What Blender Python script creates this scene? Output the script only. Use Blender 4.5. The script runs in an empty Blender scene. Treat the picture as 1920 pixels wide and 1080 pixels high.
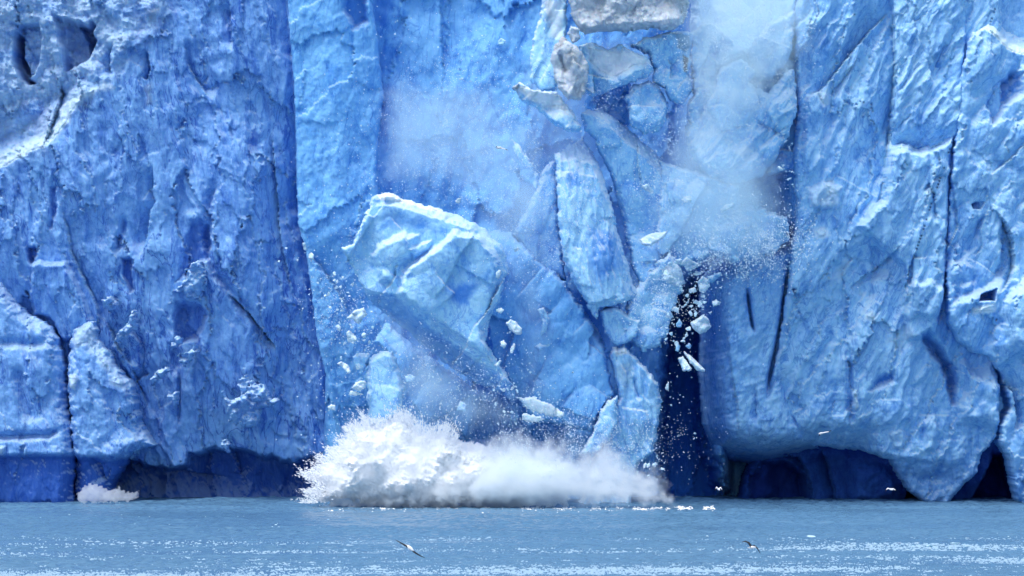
import bpy, bmesh, math, random
import numpy as np
from mathutils import Vector

sc = bpy.context.scene
COL = sc.collection
R = math.radians
# ------------------------------------------------------------------ camera
D0, CAMH, S, VH = 320.0, 11.0, 0.04, 670.0      # distance, eye height, metres per photo pixel at y=0, horizon row
cam_d = bpy.data.cameras.new("camera")
cam = bpy.data.objects.new("camera", cam_d)
COL.objects.link(cam)
cam.location = (0, -D0, CAMH)
cam.rotation_euler = (R(90), 0, 0)
cam_d.sensor_width = 36.0
cam_d.lens = 36.0 * D0 / (1920 * S)
cam_d.shift_y = (VH - 540) / 1920.0
cam_d.clip_start = 1.0
cam_d.clip_end = 5000.0
sc.camera = cam
# ------------------------------------------------------------------ sky, sun, exposure
SUN_EL, SUN_AZ = 66.0, -45.0                    # azimuth from the viewer's side, negative = left
world = bpy.data.worlds.new("World")
sc.world = world
world.use_nodes = True
wn = world.node_tree
sky = wn.nodes.new("ShaderNodeTexSky")
sky.sky_type = 'NISHITA'
sky.sun_disc = False
sky.air_density = 1.0
sky.dust_density = 2.6
sky.ozone_density = 0.0
sky.sun_elevation = R(SUN_EL)
sky.sun_rotation = R(180 - SUN_AZ)
wn.links.new(sky.outputs[0], wn.nodes["Background"].inputs[0])
wn.nodes["Background"].inputs[1].default_value = 0.13
sd = bpy.data.lights.new("sun", 'SUN')
sd.energy = 1.3
sd.angle = R(36)
sd.color = (1.0, 0.995, 0.97)
sun = bpy.data.objects.new("sun", sd)
COL.objects.link(sun)
to_sun = Vector((math.sin(R(SUN_AZ)) * math.cos(R(SUN_EL)), -math.cos(R(SUN_AZ)) * math.cos(R(SUN_EL)), math.sin(R(SUN_EL))))
sun.rotation_euler = to_sun.to_track_quat('Z', 'Y').to_euler()
sc.view_settings.view_transform = 'Standard'
sc.view_settings.look = 'None'
sc.view_settings.gamma = 1.0
sc.view_settings.exposure = 0.80
sc.cycles.max_bounces = 20
sc.cycles.diffuse_bounces = 7
sc.cycles.glossy_bounces = 3
sc.cycles.volume_bounces = 18
sc.cycles.use_denoising = True

# ------------------------------------------------------------------ noise
def _h(ix, iy, seed):
    n = (ix.astype(np.int64) * 374761393 + iy.astype(np.int64) * 668265263 + seed * 974634777) & 0xffffffff
    n = ((n ^ (n >> 13)) * 1274126177) & 0xffffffff
    n = ((n ^ (n >> 16)) * 2246822519) & 0xffffffff
    return (n ^ (n >> 15)) & 0xffffffff

def rnd(ix, iy, seed):
    return _h(ix, iy, seed).astype(np.float64) / 4294967295.0

def gn(x, y, seed=0):
    ix = np.floor(x); iy = np.floor(y)
    fx = x - ix; fy = y - iy
    ix = ix.astype(np.int64); iy = iy.astype(np.int64)
    u = fx * fx * fx * (fx * (fx * 6 - 15) + 10); v = fy * fy * fy * (fy * (fy * 6 - 15) + 10)
    def g(dx, dy):
        a = rnd(ix + dx, iy + dy, seed) * (2 * np.pi)
        return np.cos(a) * (fx - dx) + np.sin(a) * (fy - dy)
    a = g(0, 0); b = g(1, 0); c = g(0, 1); d = g(1, 1)
    return ((a + u * (b - a)) + v * ((c + u * (d - c)) - (a + u * (b - a)))) * 1.5

def fbm(x, y, seed=0, octv=4, gain=0.5):
    s = 0; a = 1.0; f = 1.0; t = 0
    for o in range(octv):
        s = s + a * gn(x * f + 17.3 * o, y * f - 9.1 * o, seed + o * 7); t += a
        a *= gain; f *= 2.03
    return s / t

def ridged(x, y, seed=0, octv=3, gain=0.5):
    s = 0; a = 1.0; f = 1.0; t = 0
    for o in range(octv):
        s = s + a * (1 - 2 * np.abs(gn(x * f + 5.7 * o, y * f + 3.3 * o, seed + o * 11))); t += a
        a *= gain; f *= 2.1
    return s / t

def facet(x, y, seed=0, tilt=0.7, var=0.35, c=0.8):
    """upper envelope of randomly tilted scales: fractured, scalloped ice"""
    ix = np.floor(x).astype(np.int64); iy = np.floor(y).astype(np.int64)
    out = np.full(x.shape, -9.0)
    for dx in (-1, 0, 1):
        for dy in (-1, 0, 1):
            cx, cy = ix + dx, iy + dy
            px = x - (cx + 0.15 + 0.7 * rnd(cx, cy, seed)); py = y - (cy + 0.15 + 0.7 * rnd(cx, cy, seed + 1))
            a = rnd(cx, cy, seed + 2) * 6.2832; t = tilt * rnd(cx, cy, seed + 3)
            h = var * (rnd(cx, cy, seed + 4) - 0.5) * 2 + t * (np.cos(a) * px + np.sin(a) * py) - c * (px * px + py * py)
            out = np.maximum(out, h)
    return out

def sm(t):
    t = np.clip(t, 0, 1)
    return t * t * (3 - 2 * t)

def poly_dist(U, V, poly):
    """signed distance to a polygon, inside positive"""
    p = np.asarray(poly, float); q = np.roll(p, -1, 0)
    best = np.full(U.shape, 1e18); ins = np.zeros(U.shape, bool)
    for (ax, ay), (bx, by) in zip(p, q):
        ex, ey = bx - ax, by - ay
        t = np.clip(((U - ax) * ex + (V - ay) * ey) / (ex * ex + ey * ey + 1e-12), 0, 1)
        best = np.minimum(best, (U - ax - t * ex) ** 2 + (V - ay - t * ey) ** 2)
        if ay != by:
            c = ((ay > V) != (by > V)) & (U < (bx - ax) * (V - ay) / (by - ay) + ax)
            ins ^= c
    d = np.sqrt(best)
    return np.where(ins, d, -d)

def line_dist(U, V, pts):
    """distance, side (+ = right of the walking direction as seen in the photo) and end taper"""
    best = np.full(U.shape, 1e18); side = np.ones(U.shape); arc = np.zeros(U.shape); L = 0.0
    for (ax, ay), (bx, by) in zip(pts[:-1], pts[1:]):
        ex, ey = bx - ax, by - ay; l = math.hypot(ex, ey)
        t = np.clip(((U - ax) * ex + (V - ay) * ey) / (l * l), 0, 1)
        d2 = (U - ax - t * ex) ** 2 + (V - ay - t * ey) ** 2
        m = d2 < best
        best = np.where(m, d2, best)
        side = np.where(m, np.sign(ex * (V - ay) - ey * (U - ax)), side)
        arc = np.where(m, L + t * l, arc)
        L += l
    return np.sqrt(best), side, sm(arc / (0.22 * L)) * sm((L - arc) / (0.22 * L))

# ------------------------------------------------------------------ materials
def new_mat(name):
    m = bpy.data.materials.new(name); m.use_nodes = True
    nt = m.node_tree; return m, nt, nt.nodes["Principled BSDF"]

def N(nt, t, **kw):
    n = nt.nodes.new(t)
    for k, v in kw.items():
        if k.startswith('_'): setattr(n, k[1:], v)
        else: n.inputs[k.replace('_', ' ')].default_value = v
    return n

def mixc(nt, fac, a, b):
    n = nt.nodes.new("ShaderNodeMix"); n.data_type = 'RGBA'
    for sock, val in ((n.inputs[0], fac), (n.inputs[6], a), (n.inputs[7], b)):
        if isinstance(val, (int, float)): sock.default_value = val
        elif isinstance(val, tuple): sock.default_value = (*val, 1) if len(val) == 3 else val
        else: nt.links.new(val, sock)
    return n.outputs[2]

def mrange(nt, src, a, b, c=0.0, d=1.0):
    n = nt.nodes.new("ShaderNodeMapRange"); n.clamp = True
    nt.links.new(src, n.inputs[0])
    for i, v in enumerate((a, b, c, d)): n.inputs[1 + i].default_value = v
    return n.outputs[0]

def ice_material(name, deep, mid, pale, frost, rough=0.75, stretch=(1, 1, 1), bump=0.25, vein=0.6, fibre=0.25, lean=8):
    """blue glacier ice: glassy veins, bubbly pale ice; attributes paint frost, dirt, glassy patches and recess shade"""
    m, nt, b = new_mat(name)
    L = nt.links.new
    geo = nt.nodes.new("ShaderNodeNewGeometry")
    mp = N(nt, "ShaderNodeMapping"); mp.inputs[3].default_value = stretch
    L(geo.outputs["Position"], mp.inputs[0])
    n1 = N(nt, "ShaderNodeTexNoise", Scale=0.16, Detail=6.0, Roughness=0.6, Distortion=0.6); L(mp.outputs[0], n1.inputs[0])
    n2 = N(nt, "ShaderNodeTexNoise", Scale=0.9, Detail=6.0, Roughness=0.7, Distortion=0.4); L(mp.outputs[0], n2.inputs[0])
    n3 = N(nt, "ShaderNodeTexNoise", Scale=5.0, Detail=3.0, Roughness=0.7); L(geo.outputs["Position"], n3.inputs[0])
    add = nt.nodes.new("ShaderNodeMath"); add.operation = 'ADD'; L(n1.outputs[0], add.inputs[0]); L(n2.outputs[0], add.inputs[1])
    ad2 = nt.nodes.new("ShaderNodeMath"); ad2.operation = 'MULTIPLY_ADD'; L(n3.outputs[0], ad2.inputs[0]); ad2.inputs[1].default_value = 0.75; L(add.outputs[0], ad2.inputs[2])
    mp2 = N(nt, "ShaderNodeMapping"); mp2.inputs[2].default_value = (0, R(lean), 0); L(geo.outputs["Position"], mp2.inputs[0])
    mp3 = N(nt, "ShaderNodeMapping"); mp3.inputs[3].default_value = (1, 1, 0.16); L(mp2.outputs[0], mp3.inputs[0])
    n5 = N(nt, "ShaderNodeTexNoise", Scale=2.6, Detail=5.0, Roughness=0.75, Distortion=0.5); L(mp3.outputs[0], n5.inputs[0])
    n7 = N(nt, "ShaderNodeTexNoise", Scale=8.0, Detail=2.0, Roughness=0.8); L(mp2.outputs[0], n7.inputs[0])
    ad3 = nt.nodes.new("ShaderNodeMath"); ad3.operation = 'MULTIPLY_ADD'; L(n7.outputs[0], ad3.inputs[0]); ad3.inputs[1].default_value = 0.4; L(ad2.outputs[0], ad3.inputs[2])
    fb_ = nt.nodes.new("ShaderNodeMath"); fb_.operation = 'MULTIPLY_ADD'; L(n5.outputs[0], fb_.inputs[0]); fb_.inputs[1].default_value = fibre; L(ad3.outputs[0], fb_.inputs[2])
    c = mixc(nt, mrange(nt, fb_.outputs[0], 1.40 + 0.5 * fibre - 0.32, 1.40 + 0.5 * fibre + 0.32), mid, pale)
    ve = mrange(nt, n2.outputs[0], 0.30, 0.46, 1.0, 0.0)
    vm = nt.nodes.new("ShaderNodeMath"); vm.operation = 'MULTIPLY'; L(ve, vm.inputs[0]); vm.inputs[1].default_value = 0.55
    c = mixc(nt, vm.outputs[0], c, deep)
    def att(nm):
        a = nt.nodes.new("ShaderNodeAttribute"); a.attribute_name = nm; return a.outputs["Fac"]
    n4 = N(nt, "ShaderNodeTexNoise", Scale=0.42, Detail=5.0, Roughness=0.55, Distortion=1.2); L(mp.outputs[0], n4.inputs[0])
    ab = nt.nodes.new("ShaderNodeMath"); ab.operation = 'SUBTRACT'; L(n4.outputs[0], ab.inputs[0]); ab.inputs[1].default_value = 0.5
    ab2 = nt.nodes.new("ShaderNodeMath"); ab2.operation = 'ABSOLUTE'; L(ab.outputs[0], ab2.inputs[0])
    vf = nt.nodes.new("ShaderNodeMath"); vf.operation = 'MULTIPLY'; L(mrange(nt, ab2.outputs[0], 0.0, 0.022, 1.0, 0.0), vf.inputs[0])
    L(mrange(nt, n1.outputs[0], 0.42, 0.6, 0.0, vein), vf.inputs[1])
    c = mixc(nt, vf.outputs[0], c, deep)
    n6 = N(nt, "ShaderNodeTexNoise", Scale=0.9, Detail=4.0, Roughness=0.6, Distortion=1.0); L(mp3.outputs[0], n6.inputs[0])
    a1 = nt.nodes.new("ShaderNodeMath"); a1.operation = 'SUBTRACT'; L(n6.outputs[0], a1.inputs[0]); a1.inputs[1].default_value = 0.5
    a2 = nt.nodes.new("ShaderNodeMath"); a2.operation = 'ABSOLUTE'; L(a1.outputs[0], a2.inputs[0])
    a3 = nt.nodes.new("ShaderNodeMath"); a3.operation = 'MULTIPLY'; L(mrange(nt, a2.outputs[0], 0.0, 0.03, 1.0, 0.0), a3.inputs[0])
    L(mrange(nt, n4.outputs[0], 0.45, 0.62, 0.0, vein), a3.inputs[1])
    c = mixc(nt, a3.outputs[0], c, deep)
    c = mixc(nt, att("clear"), c, deep)
    c = mixc(nt, att("frost"), c, frost)
    c = mixc(nt, att("dirt"), c, (0.20, 0.16, 0.13))
    L(c, b.inputs["Base Color"])
    b.inputs["Roughness"].default_value = rough
    b.inputs["Specular IOR Level"].default_value = 0.15
    b.inputs["Subsurface Weight"].default_value = 0.2
    b.inputs["Subsurface Radius"].default_value = (0.15, 0.5, 1.0)
    b.inputs["Subsurface Scale"].default_value = 0.3
    bp = nt.nodes.new("ShaderNodeBump"); bp.inputs["Strength"].default_value = bump; bp.inputs["Distance"].default_value = 0.25
    hs = nt.nodes.new("ShaderNodeMath"); hs.operation = 'ADD'; L(n3.outputs[0], hs.inputs[0]); L(n5.outputs[0], hs.inputs[1])
    ds = nt.nodes.new("ShaderNodeVectorMath"); ds.operation = 'MULTIPLY_ADD'; L(n2.outputs["Color"], ds.inputs[0]); ds.inputs[1].default_value = (0.9, 0.9, 0.9); L(mp3.outputs[0], ds.inputs[2])
    vo = N(nt, "ShaderNodeTexVoronoi", Scale=1.7, Randomness=1.0); vo.inputs["Detail"].default_value = 2.0; vo.inputs["Roughness"].default_value = 0.6; L(ds.outputs[0], vo.inputs[0])
    b0 = nt.nodes.new("ShaderNodeBump"); b0.inputs["Strength"].default_value = min(1.0, bump * 1.6); b0.inputs["Distance"].default_value = 0.35; L(vo.outputs["Distance"], b0.inputs["Height"]); L(b0.outputs[0], bp.inputs["Normal"]); L(hs.outputs[0], bp.inputs["Height"]); L(bp.outputs[0], b.inputs["Normal"])
    return m

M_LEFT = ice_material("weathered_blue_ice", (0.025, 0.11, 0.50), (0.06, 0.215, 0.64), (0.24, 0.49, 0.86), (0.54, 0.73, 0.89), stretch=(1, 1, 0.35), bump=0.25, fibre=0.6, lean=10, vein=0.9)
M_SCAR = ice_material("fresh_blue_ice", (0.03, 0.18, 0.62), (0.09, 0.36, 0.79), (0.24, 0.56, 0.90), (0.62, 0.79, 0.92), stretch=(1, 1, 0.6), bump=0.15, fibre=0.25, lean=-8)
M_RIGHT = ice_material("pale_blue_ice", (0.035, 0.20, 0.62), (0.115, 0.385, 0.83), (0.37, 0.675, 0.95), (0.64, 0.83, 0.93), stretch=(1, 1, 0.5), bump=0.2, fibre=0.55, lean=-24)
M_BLOCK = ice_material("cracked_block_ice", (0.035, 0.22, 0.72), (0.15, 0.46, 0.89), (0.39, 0.71, 0.95), (0.80, 0.90, 0.96), bump=0.2, vein=0.5, fibre=0.3, lean=12)
M_DEEP = ice_material("shade_dark_wet_ice", (0.008, 0.03, 0.22), (0.014, 0.055, 0.29), (0.03, 0.12, 0.42), (0.5, 0.65, 0.85), bump=0.15, fibre=0.1, vein=0.2)  # wet ice with the undercut's shade darkened into its colours
M_WHITE = ice_material("white_crushed_ice", (0.26, 0.46, 0.74), (0.46, 0.63, 0.84), (0.64, 0.78, 0.91), (0.80, 0.86, 0.91), bump=0.5)
M_FRAG = ice_material("fragment_ice", (0.22, 0.50, 0.82), (0.40, 0.67, 0.89), (0.62, 0.81, 0.92), (0.82, 0.90, 0.95), bump=0.3, vein=0.2)

def foam_material():
    m, nt, b = new_mat("sea_foam"); b.inputs["Base Color"].default_value = (0.90, 0.93, 0.95, 1); b.inputs["Roughness"].default_value = 0.8
    return m
M_FOAM = foam_material()
M_GLINT_SLUSH = M_FOAM.copy(); M_GLINT_SLUSH.name = "glint_and_slush"; M_GLINT_SLUSH.node_tree.nodes["Principled BSDF"].inputs["Base Color"].default_value = (0.29, 0.45, 0.59, 1)  # flecks of this colour also stand in for glints on the ripples

# ------------------------------------------------------------------ mesh helpers
def mesh_obj(name, verts, faces, mat, parent=None, attrs=None, smooth=True, origin=None):
    verts = np.asarray(verts, float)
    if origin is None:
        origin = (float(verts[:, 0].mean()), float(verts[:, 1].mean()), float(verts[:, 2].min()))
    v = verts - np.array(origin)
    me = bpy.data.meshes.new(name)
    faces = np.asarray(faces, np.int32)
    k = faces.shape[1]
    me.vertices.add(len(v)); me.vertices.foreach_set("co", v.ravel())
    me.loops.add(faces.size); me.loops.foreach_set("vertex_index", faces.ravel())
    me.polygons.add(len(faces))
    me.polygons.foreach_set("loop_start", np.arange(0, faces.size, k, dtype=np.int32))
    try: me.polygons.foreach_set("loop_total", np.full(len(faces), k, dtype=np.int32))
    except Exception: pass
    me.polygons.foreach_set("use_smooth", np.full(len(faces), smooth, dtype=bool))
    for nm, a in (attrs or {}).items():
        at = me.attributes.new(nm, 'FLOAT', 'POINT'); at.data.foreach_set("value", np.asarray(a, np.float32))
    me.update(calc_edges=True); me.validate()
    if mat: me.materials.append(mat)
    o = bpy.data.objects.new(name, me); COL.objects.link(o)
    o.location = origin
    if parent: o.parent = parent
    return o

def tag(o, label=None, cat=None, group=None, kind=None):
    if label: o["label"] = label
    if cat: o["category"] = cat
    if group: o["group"] = group
    if kind: o["kind"] = kind
    return o

def W(u, v, y):
    k = S * (D0 + y) / D0
    return ((u - 960) * k, y, CAMH + (VH - v) * k)

def axis(a, b, step, lo, hi, coarse):
    xs = [a]
    while xs[-1] < b:
        x = xs[-1]
        xs.append(x + (step if lo <= x < hi else coarse))
    return np.array(xs)

class Ice:
    """a slab of ice: outline in photo pixels, relief h in metres towards the viewer, on a plane at depth y0"""
    def __init__(s, poly, y0, seed, step=2.0, thick=6.0, edge=(1.5, 14), jag=(4, 22)):
        s.poly, s.y0, s.seed, s.thick = poly, y0, seed, thick
        p = np.array(poly, float); m = 8
        us = axis(p[:, 0].min() - m, p[:, 0].max() + m, step, -16, 1936, 7.0)
        vs = axis(p[:, 1].min() - m, p[:, 1].max() + m, step, -16, 1000, 7.0)
        s.U, s.V = np.meshgrid(us, vs)
        s.d = poly_dist(s.U, s.V, poly)
        if jag[0]:
            s.d = s.d + jag[0] * fbm(s.U / jag[1], s.V / jag[1], seed + 900, 4, 0.6) * 1.6
        s.h = np.zeros(s.U.shape)
        s.frost = np.zeros(s.U.shape); s.clear = np.zeros(s.U.shape); s.dirt = np.zeros(s.U.shape)
        s.edge = edge
        s.off = 0; s.parts = []; s.backprof = None
    def rot(s, ang, su, sv, warp=0, ws=60):
        U, V = s.U, s.V
        if warp:
            U, V = U + warp * fbm(U / ws, V / ws, s.seed + 50, 3), V + warp * fbm(U / ws + 31, V / ws, s.seed + 51, 3)
        c, q = math.cos(R(ang)), math.sin(R(ang))
        return (c * U + q * V) / su, (-q * U + c * V) / sv
    def _n(s):
        s.off += 13; return s.seed + s.off
    def fb(s, amp, su, sv=None, ang=0, o=4, g=0.5, warp=0, ws=60):
        x, y = s.rot(ang, su, sv or su, warp, ws); s.h = s.h + amp * fbm(x, y, s._n(), o, g); return s
    def rd(s, amp, su, sv=None, ang=0, o=3, g=0.5, warp=0, ws=60):
        x, y = s.rot(ang, su, sv or su, warp, ws); s.h = s.h + amp * ridged(x, y, s._n(), o, g); return s
    def fa(s, amp, su, sv=None, ang=0, tilt=0.8, var=0.35, c=0.8, warp=0, ws=60):
        x, y = s.rot(ang, su, sv or su, warp, ws); s.h = s.h + amp * facet(x, y, s._n(), tilt, var, c); return s
    def pl(s, amp, su, sv, ang=0, warp=10, ws=40, fine=0.25):
        x, y = s.rot(ang, su, sv, warp, ws)
        x = x + fine * fbm(s.U / 11, s.V / 14, s._n(), 3, 0.65); y = y + fine * 0.5 * fbm(s.U / 11, s.V / 14, s._n(), 3, 0.65)
        sd_ = s._n(); ix = np.floor(x).astype(np.int64); iy = np.floor(y).astype(np.int64)
        best = np.full(x.shape, 99.0); val = np.zeros(x.shape)
        for dx in (-1, 0, 1):
            for dy in (-1, 0, 1):
                cx, cy = ix + dx, iy + dy
                px = x - (cx + rnd(cx, cy, sd_)); py = y - (cy + rnd(cx, cy, sd_ + 1)); q = px * px + py * py
                m = q < best; best = np.where(m, q, best)
                val = np.where(m, rnd(cx, cy, sd_ + 2) - 0.5 + 0.5 * py * (rnd(cx, cy, sd_ + 3)) + 0.6 * px * (rnd(cx, cy, sd_ + 4) - 0.5), val)
        s.h = s.h + amp * val; return s
    def plane(s, gu, gv, u0, v0):
        s.h = s.h + gu * (s.U - u0) + gv * (s.V - v0); return s
    def jd(s, d, j, sc_):
        return d + j * fbm(s.U / sc_, s.V / sc_, s._n(), 3, 0.6) if j else d
    def step(s, pts, amp, w, side=1, j=3):
        d, sd_, tp = line_dist(s.U, s.V, pts)
        d = s.jd(d * sd_ * side, j, 14)
        s.h = s.h - np.where(d > 0, amp * np.exp(-d / w) * tp, 0); return s
    def ramp(s, pts, amp, w, far=200, side=1, j=4, frost=0):
        d, sd_, tp = line_dist(s.U, s.V, pts)
        d = s.jd(d * sd_ * side, j, 18)
        f = np.where(d > 0, np.clip(d / w, 0, 1) * np.exp(-np.maximum(d - w, 0) / far), 0) * tp
        s.h = s.h - amp * f
        if frost: s.frost = np.maximum(s.frost, np.where(d > 0, frost * sm(1.15 - d / w) * tp, 0))
        return s
    def groove(s, pts, amp, w, j=2):
        d, sd_, tp = line_dist(s.U, s.V, pts)
        d = np.abs(s.jd(d * sd_, j, 12))
        s.h = s.h - amp * np.exp(-(d / w) ** 2) * tp; return s
    def plat(s, poly, amp, edge=8, j=4, gu=0, gv=0, frost=0, clear=0, dirt=0, js=20):
        d = s.jd(poly_dist(s.U, s.V, poly), j, js)
        c = np.mean(np.array(poly, float), 0)
        m = sm(d / edge)
        s.h = s.h + m * (amp + gu * (s.U - c[0]) + gv * (s.V - c[1]))
        if frost: s.frost = np.maximum(s.frost, m * frost)
        if clear: s.clear = np.maximum(s.clear, m * clear)  # deep tone fills the hollow: recess shade painted into the ice colour
        if dirt: s.dirt = np.maximum(s.dirt, m * dirt)
        return s
    def paint(s, attr, poly, val, edge=15, j=10, js=25):
        d = s.jd(poly_dist(s.U, s.V, poly), j, js)
        setattr(s, attr, np.maximum(getattr(s, attr), sm(d / edge + 0.3) * val)); return s
    def rough(s, a=1.0):
        s.fb(0.16 * a, 26, 40, -10, 5, 0.75); return s.fa(0.10 * a, 11, 15, 15, 1.0, 0.6, 0.9, warp=5, ws=20)
    def crust(s, name='snow_crust', thr=0.6, off=0.10):
        s.parts.append((name, s.frost.copy(), thr, off)); return s
    def band(s):
        s.parts.append(('dirt_band', s.dirt.copy(), 0.16, 0.04)); return s
    def build(s, name, mat, label, cat, group=None, parent=None, back=False, snow=0.0):
        T, w = s.edge
        e = np.clip(1 - s.d / w, 0, 1)
        h = s.h - T * e ** 2.2
        mask = s.d > 0
        q = mask[:-1, :-1] & mask[1:, :-1] & mask[:-1, 1:] & mask[1:, 1:]
        ny, nx = s.U.shape
        k = S * (D0 + s.y0) / D0
        X = (s.U - 960) * k; Z = CAMH + (VH - s.V) * k; Y = s.y0 - h
        if snow:      # fresh snow and rime lie on what faces up
            gz = np.gradient(h, axis=0) / (np.gradient(s.V, axis=0) * k)
            up = gz / np.sqrt(1 + gz * gz)
            s.frost = np.maximum(s.frost, snow * sm((up - 0.25) / 0.5))
        idx = np.arange(ny * nx).reshape(ny, nx)
        qi = np.argwhere(q)
        i, j = qi[:, 0], qi[:, 1]
        F = np.stack([idx[i, j], idx[i + 1, j], idx[i + 1, j + 1], idx[i, j + 1]], 1)
        # boundary edges, as (a,b)
        pq = np.pad(q, 1)
        E = []
        up_, dn = pq[:-1, 1:-1], pq[1:, 1:-1]      # rows: horizontal edges between quad rows
        a = np.argwhere(dn & ~up_); E.append(np.stack([idx[a[:, 0], a[:, 1] + 1], idx[a[:, 0], a[:, 1]]], 1))
        a = np.argwhere(up_ & ~dn); E.append(np.stack([idx[a[:, 0], a[:, 1]], idx[a[:, 0], a[:, 1] + 1]], 1))
        lf, rt = pq[1:-1, :-1], pq[1:-1, 1:]
        a = np.argwhere(rt & ~lf); E.append(np.stack([idx[a[:, 0], a[:, 1]], idx[a[:, 0] + 1, a[:, 1]]], 1))
        a = np.argwhere(lf & ~rt); E.append(np.stack([idx[a[:, 0] + 1, a[:, 1]], idx[a[:, 0], a[:, 1]]], 1))
        E = np.concatenate(E)
        n = ny * nx
        if back:
            Yb = s.y0 + s.thick * np.sqrt(np.clip(s.d / (np.nanmax(s.d) * 0.8 + 1e-6), 0, 1)) * (1 + 0.25 * fbm(s.U / 40, s.V / 40, s.seed + 71, 2)) + T * 1.0
            F2 = F[:, ::-1] + n
            if s.backprof is not None: Yb = s.y0 + s.thick * s.backprof
        else:
            Yb = np.full(s.U.shape, s.y0 + s.thick)
            F2 = np.zeros((0, 4), int)
        Yb = np.maximum(Yb, Y + 0.05)
        SK = np.stack([E[:, 0], E[:, 1], E[:, 1] + n, E[:, 0] + n], 1)[:, ::-1]
        P = np.concatenate([np.stack([X.ravel(), Y.ravel(), Z.ravel()], 1), np.stack([X.ravel(), Yb.ravel(), Z.ravel()], 1)])
        F = np.concatenate([F, SK, F2])
        used = np.unique(F)
        remap = np.zeros(2 * n, np.int64); remap[used] = np.arange(len(used))
        at = {nm: np.concatenate([A.ravel(), A.ravel()])[used] for nm, A in (("frost", s.frost), ("clear", s.clear), ("dirt", s.dirt))}
        o = mesh_obj(name, P[used], remap[F], mat, parent, at)
        tag(o, label, cat, group)
        for pn, A, thr, off in s.parts:
            m4 = (A > thr); mq = q & m4[:-1, :-1] & m4[1:, :-1] & m4[:-1, 1:] & m4[1:, 1:]
            todo = set(map(tuple, np.argwhere(mq)))
            ring = np.pad(mq, 1); inner = ring[:-1, :-1] & ring[1:, :-1] & ring[:-1, 1:] & ring[1:, 1:]
            lift = np.where(inner, off * (1.2 + 1.4 * fbm(s.U / 9, s.V / 9, s.seed + 5, 3, 0.6)), -0.04)
            Pp = np.stack([X.ravel(), (Y - lift).ravel(), (Z + 0.3 * np.maximum(lift, 0)).ravel()], 1)
            while todo:
                st_ = [todo.pop()]; comp = []
                while st_:
                    a_, b_ = st_.pop(); comp.append((a_, b_))
                    for nb in ((a_ + 1, b_), (a_ - 1, b_), (a_, b_ + 1), (a_, b_ - 1), (a_ + 1, b_ + 1), (a_ - 1, b_ - 1), (a_ + 1, b_ - 1), (a_ - 1, b_ + 1)):
                        if nb in todo: todo.discard(nb); st_.append(nb)
                if len(comp) < 25: continue
                cq = np.array(comp); i, j = cq[:, 0], cq[:, 1]
                Fp = np.stack([idx[i, j], idx[i + 1, j], idx[i + 1, j + 1], idx[i, j + 1]], 1)
                u2 = np.unique(Fp); rm = np.zeros(n, np.int64); rm[u2] = np.arange(len(u2))
                ch = mesh_obj(pn, Pp[u2], rm[Fp], mat, None, {nm: B.ravel()[u2] for nm, B in (("frost", s.frost), ("clear", s.clear), ("dirt", s.dirt))})
                ch.parent = o; ch.location = Vector(ch.location) - Vector(o.location)
        return o

# wet, melted band just above the tide line: glassy dark ice
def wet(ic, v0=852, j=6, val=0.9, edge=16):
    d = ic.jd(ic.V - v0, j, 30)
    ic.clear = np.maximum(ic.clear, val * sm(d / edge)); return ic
def undercut(ic, v0, depth, w=30, j=8):
    d = ic.jd(ic.V - v0, j, 28)
    ic.h = ic.h - depth * sm(d / w) ; return ic

# ================================================================== the sea
def water_material():
    m, nt, b = new_mat("silty_sea_water"); L = nt.links.new
    geo = nt.nodes.new("ShaderNodeNewGeometry")
    mp = N(nt, "ShaderNodeMapping"); mp.inputs[3].default_value = (0.35, 1.0, 1.0); L(geo.outputs["Position"], mp.inputs[0])
    n1 = N(nt, "ShaderNodeTexNoise", Scale=2.2, Detail=5.0, Roughness=0.65); L(mp.outputs[0], n1.inputs[0])
    n2 = N(nt, "ShaderNodeTexNoise", Scale=0.05, Detail=3.0); L(mp.outputs[0], n2.inputs[0])
    L(mixc(nt, n2.outputs[0], (0.075, 0.18, 0.30), (0.12, 0.26, 0.40)), b.inputs["Base Color"])
    b.inputs["Roughness"].default_value = 0.12
    b.inputs["IOR"].default_value = 1.33
    bp = nt.nodes.new("ShaderNodeBump"); bp.inputs["Strength"].default_value = 0.9; bp.inputs["Distance"].default_value = 0.22
    L(n1.outputs[0], bp.inputs["Height"]); L(bp.outputs[0], b.inputs["Normal"])
    return m
M_WATER = water_material()
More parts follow.
